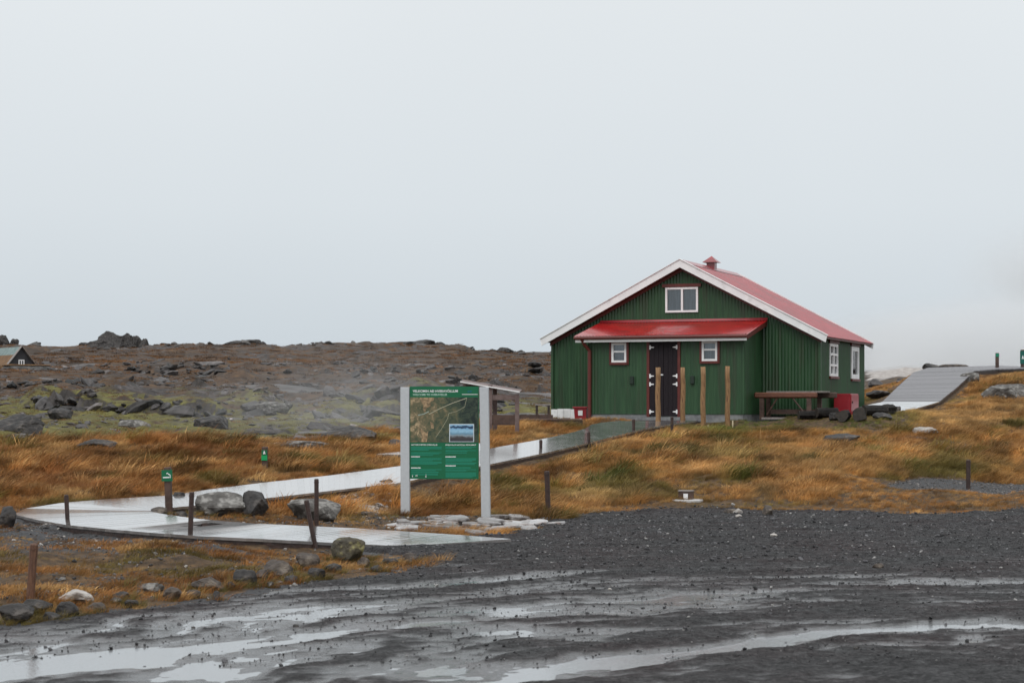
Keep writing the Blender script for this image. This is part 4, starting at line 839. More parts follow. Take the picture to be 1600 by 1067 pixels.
# old work table
M_RUSTW = mat('red_brown_timber', (.085, .028, .015), (.17, .06, .03), 6, .55, .3, 20, stretch=(2, 12, 12))
M_OLDW = mat('old_dark_timber', (.045, .024, .018), (.09, .05, .036), 6, .6, .3, 20)
M_GREYW = mat('weathered_plank', (.16, .14, .13), (.27, .24, .225), 6, .6, .3, 20, stretch=(2, 14, 14))
tb = empty('work_table', hw(2.0, -.95, 0), HA); tag(tb, 'heavy brown timber work table against the green front wall', 'table')
tb.scale = (1.06, 1, 1)
MB().box(.08, 1.55, -.02, .08, .52, .66).build('front_beam', M_RUSTW, tb, bevel=.03); MB().box(.12, 1.9, .48, .56, .52, .66).build('rear_beam', M_OLDW, tb, bevel=.02)
for j in range(3): MB().box(.35, 1.75, .09 + j * .13, .21 + j * .13, .662, .69).build('top_plank', M_GREYW, tb)
for x, y in ((.26, .03), (1.36, .03), (.3, .52), (1.5, .52)): MB().box(x - .05, x + .05, y - .04, y + .04, 0, .52).build('leg', M_OLDW, tb)
MB().tube([(.38, .03, .12), (.62, .03, .52)], .02, 6).build('brace', M_OLDW, tb); MB().tube([(1.28, .03, .12), (.98, .03, .52)], .02, 6).build('brace', M_OLDW, tb)
MB().box(.4, 1.5, .3, .46, .13, .25).build('lower_shelf', M_OLDW, tb)
pl_ = MB().box(0, 1.1, 0, .16, 0, .045).build('loose_plank', M_GREYW, None, loc=hw(2.4, -1.45, .01)); pl_.rotation_euler = (0, 0, HA); tag(pl_, 'grey plank lying on the grass before the work table', 'plank')
# dark logs and stones beside the cabinet
M_LOG = mat('wet_black_log', (.005, .0045, .004), (.016, .013, .011), 7, .7, .9, 20, c3=(.04, .034, .028), c3s=5, c3amt=.36, spec=.2)
M_CUT = mat('cut_wood', (.018, .014, .011), (.04, .032, .025), 9, .6, .3)
def log_piece(p, L_, r, rz_v, label, seed):
    o = empty('log', p, rz_v); tag(o, label, 'log', 'dark logs beside the house'); rr = random.Random(seed); seg = 12; rings = 5; V = []; Fc = []
    prof = [1 + rr.uniform(-.18, .18) for _ in range(seg)]
    for i in range(rings):
        for k in range(seg):
            a = 2 * math.pi * k / seg; q = r * prof[k] * (1 + rr.uniform(-.06, .06)); V.append((-L_ / 2 + L_ * i / (rings - 1), q * math.cos(a), r * .92 + q * math.sin(a)))
    for i in range(rings - 1):
        for k in range(seg): Fc.append((i * seg + k, i * seg + (k + 1) % seg, (i + 1) * seg + (k + 1) % seg, (i + 1) * seg + k))
    MB().add(V, Fc).build('bark', M_LOG, o)
    for e_, nm in ((0, -1), (rings - 1, 1)): MB().prism([Vector(V[e_ * seg + k]) for k in range(seg)], (nm * .004, 0, 0)).build('cut_end', M_CUT, o)
    return o
LOGS = [(1268, 655, .62, .115, 0.1, 'squat black log at the right leg of the work table'), (1292, 652, .5, .13, .2, 'black log left of the red cabinet'),
        (1318, 658, .34, .14, 1.2, 'short black log end-on in front of the red cabinet'), (1343, 656, .36, .16, 1.35, 'thick round log end facing out below the house corner'),
        (1366, 650, .55, .15, .3, 'leaning black log with pale streak right of the house corner'), (1388, 648, .4, .13, .9, 'rightmost black log before the boardwalk ramp'),
        (1355, 645, .5, .12, -.2, 'black log behind the thick round log')]
for i, (px, yy, L_, r, a, lb) in enumerate(LOGS):
    p = hit(px, yy); log_piece(p - Vector((0, 0, .02)), L_, r, a, lb, i)
for i, (px, yy, wp, hp, k, lb) in enumerate([(1305, 656, 26, 14, 'dark', 'flat black stone between the logs by the cabinet'), (1378, 655, 34, 12, 'dark', 'long dark stone in front of the rightmost logs'), (1400, 645, 16, 14, 'dark', 'small black stone at the foot of the ramp')]):
    p = hit(px, yy); s_ = p.y / F; o = link('stone', rock_mesh('stone', 300 + i, (wp / 2 * s_, wp / 2.4 * s_, hp * .62 * s_), 3, 12, .05, M_RK[k]), None, p + Vector((0, 0, hp * .35 * s_))); tag(o, lb, 'stone')

# new round posts in front of the porch
M_POST = mat('fresh_timber', (.17, .09, .035), (.33, .19, .085), 5, .65, .35, 20, stretch=(9, 9, 1.2), c3=(.12, .05, .02), c3s=2.5, c3amt=.38)
M_PEG = mat('pale_peg', (.5, .42, .28), (.6, .52, .36), 8, .7)
for i, (px, yb, yt, lb) in enumerate([(1028, 683, 574, 'bare timber post before the dark door, leftmost of the four'), (1067, 672, 574, 'bare timber post standing right of the dark door'),
                               (1098.5, 681, 573, 'bare timber post standing below the right porch window'), (1137, 675, 572, 'bare timber post nearest the work table')]):
    D = [46.2, 46.8, 46.0, 46.3][i]; x = (px - 800) / F * D; z0 = zy(D, yb); zt = zy(D, yt)
    g = gz(x, D); o = empty('timber_post', (x, D, g)); tag(o, lb, 'post', 'new timber posts by the porch')
    rr = random.Random(i); n_ = 9; ph = rr.uniform(0, 6)
    MB().tube([(.008 * math.sin(k * 1.3 + ph), .006 * math.cos(k), -.15 + (zt - g + .15) * k / (n_ - 1)) for k in range(n_)], [.062 * (1 - .10 * k / (n_ - 1)) * (1 + rr.uniform(-.04, .04)) for k in range(n_)], 12).build('shaft', M_POST, o, smooth=True)
    if i in (0, 1): MB().tube([(0, 0, -.1), (0, 0, .02 + .13 * i)], .105, 14).build('concrete_foot', M_CONC, o)
    if i: MB().box(.1, .13, -.02, .01, -.1, .16).build('wedge_peg', M_PEG, o)

# ------------------------------------------------------------------ rope posts along the walk
M_IRON = mat('brown_iron', (.025, .013, .011), (.05, .026, .02), 10, .5, .3)
def rope_post(px, yb, yt, wpx, label, lean=0, D=None, m=None, round_=True):
    p = hit(px, yb) if D is None else Vector(((px - 800) / F * D, D, zy(D, yb)))
    h = (yb - yt) * p.y / F; r = wpx / 2 * p.y / F
    o = empty('rope_post', p, 0, 0, lean); tag(o, label, 'post', 'slim posts along the boardwalk')
    MB().tube([(0, 0, -.25), (0, 0, h * .5), (0, 0, h - .012), (0, 0, h)], [r, r, r, r * .8], 8).build('shaft', m or M_IRON, o)
    MB().tube([(0, 0, h - .055), (0, 0, h - .04)], r * 1.12, 8).build('collar', m or M_IRON, o); return o
for a in [(106, 822, 773, 7, 'slim dark post at the left bend of the wet boardwalk', RAD(-3)), (297, 847, 769, 8, 'slim dark post before the near boardwalk, left of the leaning one', RAD(2)),
          (493, 856, 780, 8, 'slim dark post leaning over beside the yellow lichened boulder', RAD(-11)), (494.5, 823, 748, 7, 'upright dark post at the far edge of the near boardwalk'),
          (857, 811, 736, 8, 'dark post at the gravel edge right of the information sign', RAD(-2)), (845, 710, 687, 5, 'short dark post on the boardwalk, nearest the information sign'),
          (920, 699, 675, 5, 'short dark post at the middle of the boardwalk to the porch'), (990, 681, 655, 5, 'short dark post at the end of the boardwalk by the porch'),
          (1050, 674, 651, 5, 'short dark post before the door right of the first timber post'), (1513, 764, 718, 7, 'lone dark post in the grass at the gravel track')]:
    rope_post(*a[:5], lean=a[5] if len(a) > 5 else 0)
wp = rope_post(47, 940, 849, 13, 'thick rusty brown post standing at the left edge of the verge', RAD(4), m=mat('rusty_timber', (.07, .03, .018), (.16, .075, .04), 8, .6, .4, 20, stretch=(6, 6, 1)))
wp['group'] = 'verge posts'

M_SIGNG = mat('sign_green', (.0, .115, .045), (.0, .125, .05), 4, .35)
M_SIGNW = mat('sign_white', (.8, .8, .8), rough=.45)
M_TEAL = mat('sign_teal', (.004, .20, .115), rough=.45)
def icon_post(px, yb, yt, wpx, label, plate, D=None, lean=0):
    p = hit(px, yb) if D is None else Vector(((px - 800) / F * D, D, gz((px - 800) / F * D, D))); s = p.y / F; h = (yb - yt) * s; r = wpx / 2 * s
    o = empty('marker_post', p, RAD(-4), 0, lean); tag(o, label, 'marker post')
    MB().box(-r, r, -r, r, -.3, h).build('shaft', M_OLDW, o, bevel=.006)
    for kind, zt, zb, w2, m in plate:
        b = MB().box(-w2 * s, w2 * s, -r - .016, -r - .004, h - zb * s, h - zt * s).build('plate', m, o)
        yv = -r - .021; zc = h - (zt + zb) / 2 * s; q = w2 * s
        if kind == 'smoke':
            MB().box(-q * .72, q * .45, yv, yv + .004, zc - q * .42, zc - q * .22).build('icon_cigarette', M_SIGNW, b)
            MB().box(q * .52, q * .72, yv, yv + .004, zc - q * .42, zc - q * .22).build('icon_ember', M_SIGNW, b)
            MB().tube([(q * .62, yv + .002, zc - q * .15), (q * .6, yv + .002, zc + q * .1), (q * .3, yv + .002, zc + q * .25), (q * .1, yv + .002, zc + q * .5), (-.05 * q, yv + .002, zc + q * .3)], q * .09, 5).build('icon_smoke', M_SIGNW, b)
        if kind == 'walk':
            MB().prism([(-q * .4, yv, zc - q * .6), (-q * .1, yv, zc - q * .6), (0, yv, zc - q * .1), (q * .15, yv, zc - q * .6), (q * .45, yv, zc - q * .6), (q * .2, yv, zc + q * .3), (0, yv, zc + q * .75), (-q * .2, yv, zc + q * .3)], (0, .004, 0)).build('icon_walker', M_SIGNW, b)
    return o
icon_post(264.5, 805, 730, 10, 'brown post with green cigarette sign at the boardwalk bend', [('smoke', 4, 21.5, 8.6, M_SIGNG)], lean=RAD(-2))
M_SIGNB = mat('bright_green_plate', (.0, .30, .09), rough=.4)
icon_post(414, 731, 698, 8.5, 'short dark trail marker with two green plates behind the boardwalk', [('walk', 5, 12.5, 4.4, M_SIGNG), ('', 13, 21, 4.6, M_SIGNB)])
icon_post(1558, 577, 549, 5, 'slim trail marker with green top on the ridge boardwalk', [('', 1, 6, 2.6, M_TEAL)], D=66)
icon_post(1597.5, 577, 545, 5, 'trail marker with green panel at the right end of the ridge boardwalk', [('walk', 2, 22, 4.2, mat('teal_panel', (.0, .09, .07), rough=.4))], D=66)

# ------------------------------------------------------------------ information sign
M_STEEL = mat('galvanised_steel', (.47, .49, .51), (.51, .53, .55), 25, .45, metal=.2)
SG = Vector(((694 - 800) / F * 30, 30.0, 0.0)); sign = empty('information_sign', SG, RAD(-6)); tag(sign, 'tall green information sign with aerial map between two grey steel posts', 'sign')
k = 30 / F
for side, (xt, xb) in ((-1, (-61.5, -61.0)), (1, (63.0, 66))):
    r_ = 7.0 * k; d_ = .05
    M = Matrix.Shear('XY', 4, (0, 0)) if False else None
    pb = MB(); zt = 2.02
    vs = []
    for z, xc in ((-.3, xb + (xb - xt) * .15), (zt, xt)):
        vs += [(xc * k - r_, -d_, z), (xc * k + r_, -d_, z), (xc * k + r_, d_, z), (xc * k - r_, d_, z)]
    pb.add(vs, [(3, 2, 1, 0), (4, 5, 6, 7), (0, 1, 5, 4), (1, 2, 6, 5), (2, 3, 7, 6), (3, 0, 4, 7)]).build('post', M_STEEL, sign, bevel=.006)
PWd, PZ0, PZ1 = 108.5 * k, .64, 2.03
pc = .2 * k
panel = MB().box(pc - PWd / 2, pc + PWd / 2, -.02, .02, PZ0, PZ1).build('panel', M_SIGNG, sign)
def PXs(u): return pc - PWd / 2 + PWd * u           # across the panel 0..1
def PZs(v): return PZ1 - (PZ1 - PZ0) * v            # down the panel 0..1
def map_mat():
    m = bpy.data.materials.new('aerial_map'); m.use_nodes = True; n = m.node_tree.nodes; l = m.node_tree.links; b = n['Principled BSDF']; b.inputs['Roughness'].default_value = .4
    co = n.new('ShaderNodeTexCoord'); z = n.new('ShaderNodeTexNoise'); z.inputs['Scale'].default_value = 7.5; z.inputs['Detail'].default_value = 9; z.inputs['Roughness'].default_value = .82; z.inputs['Distortion'].default_value = .6
    l.new(co.outputs['Object'], z.inputs['Vector']); r = n.new('ShaderNodeValToRGB'); el = r.color_ramp.elements
    el[0].position, el[0].color = .34, (.005, .014, .012, 1); el[1].position, el[1].color = .72, (.5, .37, .22, 1)
    for p, c in ((.42, (.025, .045, .03, 1)), (.52, (.07, .085, .045, 1)), (.62, (.16, .13, .07, 1))): q = el.new(p); q.color = c
    z2 = n.new('ShaderNodeTexNoise'); z2.inputs['Scale'].default_value = 2.2; l.new(co.outputs['Object'], z2.inputs['Vector'])
    sp = n.new('ShaderNodeSeparateXYZ'); l.new(co.outputs['Object'], sp.inputs[0])
    a = n.new('ShaderNodeMath'); a.operation = 'MULTIPLY_ADD'; l.new(sp.outputs['X'], a.inputs[0]); a.inputs[1].default_value = -.22; l.new(z.outputs[0], a.inputs[2])
    a2 = n.new('ShaderNodeMath'); a2.operation = 'MULTIPLY_ADD'; l.new(z2.outputs[0], a2.inputs[0]); a2.inputs[1].default_value = .35; l.new(a.outputs[0], a2.inputs[2])
    a3 = n.new('ShaderNodeMath'); a3.operation = 'SUBTRACT'; l.new(a2.outputs[0], a3.inputs[0]); a3.inputs[1].default_value = .17
    l.new(a3.outputs[0], r.inputs[0]); l.new(r.outputs[0], b.inputs['Base Color']); return m
def plate(name, u0, u1, v0, v1, y, m, par=panel): return MB().box(PXs(u0), PXs(u1), y, y + .0025, PZs(v1), PZs(v0)).build(name, m, par)
mp = plate('printed_map', .008, .992, .118, .605, -.0235, map_mat())
M_PATH = mat('map_path', (.5, .48, .33), (.62, .58, .42), 20, .5); M_SAND = mat('map_sand', (.13, .09, .05), (.42, .29, .16), 26, .5)
def stroke(pts, wd, m, name='map_path', y=-.0262):
    mb = MB()
    for (u0, v0), (u1, v1) in zip(pts[:-1], pts[1:]):
        a = Vector((PXs(u0), y, PZs(v0))); b = Vector((PXs(u1), y, PZs(v1))); d = (b - a).normalized(); nn = Vector((-d.z, 0, d.x)) * wd / 2
        mb.add([a - nn, b - nn, b + nn, a + nn], [(0, 1, 2, 3)])
    return mb.build(name, m, panel)
stroke([(.28, .30), (.45, .235), (.62, .18), (.83, .125)], .007, M_PATH); stroke([(.83, .125), (.80, .22), (.68, .27), (.57, .29), (.55, .35), (.47, .45), (.38, .55)], .0035, M_PATH)
stroke([(.12, .31), (.20, .30), (.28, .27)], .010, mat('map_lake', (.35, .45, .4), rough=.4), 'map_lake')
sb = MB(); sb.add([(PXs(u), -.0258, PZs(v)) for u, v in ((.15, .12), (.36, .12), (.35, .15), (.30, .17), (.31, .21), (.25, .23), (.22, .28), (.19, .25), (.20, .2), (.17, .17))], [tuple(range(10))]); sb.build('map_clearing', M_SAND, panel)
sb = MB(); sb.add([(PXs(u), -.0258, PZs(v)) for u, v in ((.18, .47), (.24, .50), (.27, .48), (.25, .6), (.17, .6), (.18, .53), (.13, .44))], [(0, 1, 2, 3, 4, 5, 6)]); sb.build('map_clearing', M_SAND, panel)
sb = MB(); sb.add([(PXs(u), -.0258, PZs(v)) for u, v in ((.30, .38), (.345, .40), (.35, .455), (.31, .45))], [(0, 1, 2, 3)]); sb.build('map_clearing', M_SAND, panel)
# inset landscape picture
plate('inset_border', .575, .935, .405, .60, -.0285, mat('inset_border_pale', (.55, .62, .66), rough=.4))
def inset_mat():
    m = bpy.data.materials.new('inset_picture'); m.use_nodes = True; n = m.node_tree.nodes; l = m.node_tree.links; b = n['Principled BSDF']; b.inputs['Roughness'].default_value = .4
    co = n.new('ShaderNodeTexCoord'); sp = n.new('ShaderNodeSeparateXYZ'); l.new(co.outputs['Generated'], sp.inputs[0])
    z = n.new('ShaderNodeTexNoise'); z.inputs['Scale'].default_value = 5; l.new(co.outputs['Generated'], z.inputs['Vector'])
    a = n.new('ShaderNodeMath'); a.operation = 'MULTIPLY_ADD'; l.new(z.outputs[0], a.inputs[0]); a.inputs[1].default_value = .3; l.new(sp.outputs['Z'], a.inputs[2])
    s = n.new('ShaderNodeMath'); s.operation = 'SUBTRACT'; l.new(a.outputs[0], s.inputs[0]); s.inputs[1].default_value = .15
    r = n.new('ShaderNodeValToRGB'); l.new(s.outputs[0], r.inputs[0]); el = r.color_ramp.elements; el[0].position, el[0].color = .0, (.03, .03, .04, 1); el[1].position, el[1].color = 1, (.22, .42, .62, 1)
    for p, c in ((.22, (.06, .05, .05, 1)), (.35, (.25, .32, .36, 1)), (.45, (.12, .25, .36, 1)), (.62, (.28, .5, .66, 1)), (.76, (.2, .4, .6, 1)), (.8, (.02, .05, .11, 1)), (.88, (.02, .06, .13, 1)), (.92, (.25, .45, .62, 1))): q = el.new(p); q.color = c
    l.new(r.outputs[0], b.inputs['Base Color']); return m
plate('inset_picture', .587, .923, .413, .592, -.0315, inset_mat())
def lettering(txt, u, v, wfrac, m, par, y=-.0235, bold=0.0):
    cu = bpy.data.curves.new('lettering', 'FONT'); cu.body = txt; cu.size = .1; cu.offset = bold; o = bpy.data.objects.new('lettering', cu); COL.objects.link(o)
    dg = bpy.context.evaluated_depsgraph_get(); me = bpy.data.meshes.new_from_object(o.evaluated_get(dg)); COL.objects.unlink(o); bpy.data.objects.remove(o)
    co = np.empty(len(me.vertices) * 3); me.vertices.foreach_get('co', co); co = co.reshape(-1, 3); wd = np.ptp(co[:, 0]); s = wfrac * PWd / wd
    out = np.stack([PXs(u) + (co[:, 0] - co[:, 0].min()) * s, np.full(len(co), y), PZs(v) + co[:, 1] * s], 1); me.vertices.foreach_set('co', out.ravel().astype(np.float32)); me.update()
    me.materials.clear(); me.materials.append(m); return link('lettering', me, par)
lettering('VELKOMIN AÐ HVERAVÖLLUM', .045, .062, .655, M_SIGNW, panel, bold=.0018)
lettering('WELCOME TO HVERAVELLIR', .045, .098, .50, mat('sign_pale_green', (.5, .68, .58), rough=.45), panel, bold=.0012)
plate('logo_line', .76, .985, .083, .0885, -.0235, M_SIGNW)
for i, a in enumerate((.3, 1.5, 2.7)):
    cx, cz = .87 + .018 * math.cos(a), .05 + .012 * math.sin(a)
    MB().prism([(PXs(cx) + .018 * math.cos(t), -.0235, PZs(cz) + .012 * math.sin(t + a)) for t in np.linspace(0, 6.28, 9)[:-1]], (0, .002, 0)).build('logo_petal', mat('logo_teal', (.0, .12, .16), rough=.4), panel)
lettering('NÁTTÚRUVÆTTIÐ HVERAVELLIR', .02, .638, .385, M_SIGNW, panel, bold=.002); lettering('HVERAVELLIR NATIONAL MONUMENT', .52, .638, .445, M_SIGNW, panel, bold=.002)
for u0, u1, rows in ((.02, .465, ((.652, .695), (.712, .735), (.74, .752), (.775, .81), (.812, .848), (.895, .918), (.922, .94), (.944, .965))), (.52, .965, ((.652, .675), (.688, .71), (.716, .728), (.775, .818), (.822, .85), (.872, .888), (.895, .918), (.928, .985)))):
    for v0, v1 in rows:
        # each block is a few lines of print too small to read
        nl = max(1, int((v1 - v0) / .011))
        for q in range(nl):
            a = v0 + (v1 - v0) * q / nl; plate('text_line', u0, u1 - (random.uniform(.02, .2) if q == nl - 1 else 0), a, a + (v1 - v0) / nl * .86, -.0235, M_TEAL)
for u0, w_, v in ((.02, .13, .765), (.02, .14, .886), (.52, .15, .765), (.52, .15, .862)): plate('subheading', u0, u0 + w_, v - .009, v, -.0235, M_SIGNW)
for u0 in (.04, .10, .235):
    pts = {.04: [(-.3, -1), (.3, -1), (.3, .4), (.15, .6), (.15, 1), (-.15, 1), (-.15, .6), (-.3, .4)], .10: [(-1, .3), (-.8, -.6), (-.5, -.6), (-.4, 0), (.3, 0), (.4, -.6), (.7, -.6), (.7, .3), (1.1, .7), (.7, .8), (.4, .4)], .235: [(-.6, -1), (.6, -1), (.6, -.7), (.25, -.6), (.3, 1), (-.1, 1), (-.15, -.6), (-.6, -.7)]}[u0]
    MB().prism([(PXs(u0) + a * .017, -.0235, PZs(.965) + b * .022) for a, b in pts], (0, .002, 0)).build('pictogram', M_SIGNW, panel)
plate('pictogram_frame', .14, .215, .945, .949, -.0235, M_TEAL)

# flagstones round the sign
M_FLAG = [mat('flagstone_%s' % n_, a, b, 7, .35, .6, 22, c3=c, c3s=4, c3amt=.42, coat=.2) for n_, a, b, c in (('grey', (.14, .125, .12), (.3, .285, .28), (.08, .065, .06)), ('pale', (.27, .26, .26), (.46, .45, .45), (.2, .15, .13)), ('brown', (.08, .06, .052), (.18, .145, .13), (.3, .28, .27)))]
fl_ = empty('flagstone_paving', (SG.x + .3, SG.y - .6, 0)); tag(fl_, kind='structure')
rr = random.Random(3)
FS = [(617,823,36,1),(650,821,50,0),(640,827,44,1),(690,818,56,1),(682,826,60,0),(706,831,52,2),(716,813,50,0),(735,822,60,2),(733,830,56,0),(762,830,52,0),(764,819,44,0),(786,828,50,1),(795,819,46,1),(814,825,46,1),(828,818,48,1),(842,823,42,1),(868,821,34,1),(855,813,30,0),(812,811,34,0),(779,811,36,0),(700,808,46,0),(668,833,34,2),(742,836,44,0)]
FS += [(rr.uniform(625, 860), rr.uniform(811, 832), rr.uniform(20, 44), rr.choice((0, 0, 1, 2, 2))) for _ in range(26)]
for i, (px, yy, wp, mi) in enumerate(FS):
    hp_ = hit(px, yy); D = hp_.y; s_ = D / F; nn = rr.randint(5, 8); pts = []
    for q in range(nn):
        a = 2 * math.pi * q / nn + rr.uniform(-.35, .35); rad = rr.uniform(.65, 1.2); pts.append((math.cos(a) * rad * wp / 2 * s_, math.sin(a) * rad * min(wp / 2 * s_ * 1.1, .34), 0))
    th = rr.uniform(.035, .07); o = MB().prism(pts, (0, 0, th)).build('stone', M_FLAG[mi], fl_, bevel=.012)
    o.location = (Vector(((px - 800) * s_, D, hp_.z + rr.uniform(-.02, .02))) - fl_.location); o.rotation_euler = (rr.uniform(-.03, .14), rr.uniform(-.1, .1), 0)
# ------------------------------------------------------------------ boulders
B = [(8,826,36,34,'dark','dark boulder at the left frame edge by the boardwalk bend'),(342,806,94,31,'grey','long low grey rock with mossy flank inside the boardwalk bend'),(396,806,58,35,'dark','dark angular block beside the long grey rock'),
     (497,812,102,33,'grey','broad lichen-grey boulder behind the upright post'),(640,810,80,24,'grey','low grey rock behind the left leg of the sign'),(603,762,34,14,'brown','brown stone at the near edge of the far boardwalk'),
     (545,877,52,36,'lichen','round boulder with yellow lichen beside the near boardwalk'),(479,888,36,24,'brown','angular brown stone left of the yellow lichened boulder'),(438,903,58,26,'brown','rounded brown stone in the verge above the grey pebble'),
     (382,915,38,25,'dark','dark jagged stone at the lot edge'),(324,926,50,24,'brown','broad brown stone low in the verge grass'),(422,918,14,9,'grey','small smooth grey pebble at the lot edge'),
     (492,905,30,18,'dark','dark stone half sunk in grass near the lot edge'),(338,941,16,15,'dark','small dark round stone at the puddle edge'),(230,928,50,16,'grey','flat grey stone among tufts in the verge'),
     (190,938,30,14,'dark','dark stone left of the flat grey verge stone'),(115,944,54,20,'pale','pale white-topped stone right of the rusty post'),(103,968,34,24,'dark','grey-black stone below the pale stone'),
     (56,958,44,20,'dark','dark stone at the foot of the rusty post'),(22,975,62,26,'dark','long black stone at the lower left frame edge'),(248,804,26,11,'brown','small stone at the foot of the cigarette sign'),
     (278,782,22,12,'dark','small dark stone behind the cigarette sign post'),(281,810,30,10,'dark','low dark stone on the inner boardwalk edge'),(610,884,26,12,'dark','flat dark stone right of the yellow lichened boulder'),
     (570,886,24,16,'brown','brown stone at the right foot of the yellow lichened boulder'),(640,880,26,14,'brown','small brown rock at the tip of the grass verge'),(180,943,20,8,'grey','small flat stone before the flat grey verge stone'),
     (1142,803,24,8,'brown','flat brown stone at the far edge of the lot'),(1153,804,16,10,'pale','small white stone at the far edge of the lot'),(1201,806,22,15,'brown','dark brown block stone at the far edge of the lot'),
     (1318,696,66,20,'dark','dark rock outcrop in the grass below the red cabinet'),(1452,680,44,14,'pale','pale wet rock in the grass below the ramp'),(1432,690,40,9,'dark','dark low rock before the pale wet rock'),(1578,624,74,24,'grey','broad grey slab outcrop at the right edge below the ridge'),
     (1520,598,40,14,'grey','grey stone on the slope right of the ramp'),(1455,577,34,9,'dark','dark crest rock left on top of the ramp'),(1492,575,44,6,'brown','low brown crest rock behind the ramp top'),(1372,622,40,14,'dark','dark stone beside the house rear corner'),
     (622,700,26,16,'brown','stone in the grassy mound left of the sign'),(592,684,22,10,'dark','square dark stone on top of the grassy mound'),
     (30,678,62,34,'dark','large dark lava block at the left frame edge'),(150,702,56,15,'dark','round dark hump behind the grass bank'),(455,701,90,15,'grey','grey lava hump behind the trail marker'),(330,668,48,22,'dark','dark lava block among moss'),(548,690,70,30,'dark','dark lava wall left of the grassy mound'),(210,668,40,16,'grey','grey lava slab on the moss'),(590,650,60,20,'dark','dark lava step left of the sign top'),
     (90,655,40,18,'dark','dark lava block left of the long ledge'),(420,640,60,18,'grey','grey lava rise above the moss'),
     (300,935,26,13,'dark','small dark stone left of the puddle edge stone'),(268,938,30,18,'brown','brown tufted stone between the flat grey stone and the broad brown stone'),(455,912,22,14,'dark','dark stone just left of the half sunk dark stone'),(408,908,22,16,'brown','brown stone right of the dark jagged stone'),(360,922,18,12,'dark','small black stone between the broad brown and jagged stones'),
     (145,958,34,16,'brown','low brown stone right of the grey-black stone'),(80,975,30,18,'dark','black stone below the rusty post'),(520,893,26,14,'dark','dark stone below the angular brown stone'),(205,950,22,12,'dark','black stone below the flat grey verge stone'),(590,893,20,10,'dark','small black stone at the grass tip')]
for i, (px, yy, wp, hp, kd, lb) in enumerate(B):
    fix = {1455: 69, 1492: 69, 1372: 57, 640: 31.6 if yy < 850 else None, 1520: 60}.get(px)
    p = hit(px, yy) if fix is None else Vector(((px - 800) / F * fix, fix, zy(fix, yy)))
    s_ = p.y / F; a, h = wp / 2 * s_, hp * s_
    o = link('boulder' if wp * s_ > .3 else 'stone', rock_mesh('boulder', 400 + i * 3, ((a * 1.1, a * .8, h * .76) if yy > 710 or px > 700 else (a * 1.35, a * 1.1, h * .8)), 4 if wp > 40 else 3, 13, .045, M_RK[kd], flat=.75 if i % 3 == 0 else 0), None, p + (Vector((0, a * .45, h * .42)) if yy > 710 or px > 700 else Vector((0, a * .5, h * .18))))
    o.rotation_euler = (0, 0, 0); tag(o, lb, 'rock')
TX, TD, TS = [], [], []
for px, yy, wp, hp, kd, lb in B:
    if yy > 775 and px < 700:
        p = hit(px, yy); a = wp / 2 * p.y / F
        for q in range(int(6 + wp * .3)):
            t = random.uniform(0, 6.28); TX.append(p.x + math.cos(t) * a * random.uniform(.95, 1.5)); TD.append(p.y + a * .45 + math.sin(t) * a * random.uniform(.8, 1.4)); TS.append(random.uniform(.22, .55) * (1.0 if yy > 840 else .8))
TX, TD, TS = np.array(TX), np.array(TD), np.array(TS); kq = strip_field(TX, TD, WALK)[0] > .1; TX, TD, TS = TX[kq], TD[kq], TS[kq]; TZ = ground_z(TX, TD); n_ = len(TX); px_, y_ = col_y(TX, TD, TZ)
tt = grass_tint(TX, TD, px_, y_); tt = np.where((RNG.uniform(size=n_) < .45)[:, None], np.array([[.16, .13, .04]]) * RNG.uniform(.6, 1.3, (n_, 1)), tt)
scatter('verge_tufts', np.stack([TX, TD, TZ - .01], 1), np.stack([TX * 0, TX * 0, RNG.normal(.1, .8, n_)], 1), TS[:, None] * np.ones((1, 3)), RNG.integers(0, 6, n_), tt, TALL)
# stones on the open lot
for i, (px, yy, wp, lb) in enumerate([(1154,812,12,'small pale chip of stone on the gravel below the white stone'),(1080,838,9,'small black stone on the gravel in mid lot'),(1156,875,12,'dark stone lying on the wet gravel between the puddles'),(1372,893,22,'flat reddish stone on the gravel'),(953,925,8,'pale pebble on the gravel before the long puddle'),(1160,932,9,'black pebble beside the long puddle'),(1338,1020,12,'black stone at the rim of the right puddle'),(463,982,12,'black stone standing in the left puddle'),(302,981,9,'black pebble at the left puddle rim'),(1208,843,14,'pale flat stone on the far gravel')]):
    X, D = g0(px, yy); s_ = D / F; z = float(lot_z(np.array([X]), np.array([D]))[0]); z = max(z, 0)
    o = link('stone', rock_mesh('stone', 700 + i, (wp / 2 * s_, wp / 2.5 * s_, wp / 3.2 * s_), 2, 10, .05, M_RK['pale' if 'pale' in lb else 'brown' if 'red' in lb else 'dark']), None, (X, D, z + wp / 8 * s_)); tag(o, lb, 'stone', 'stones lying on the lot')

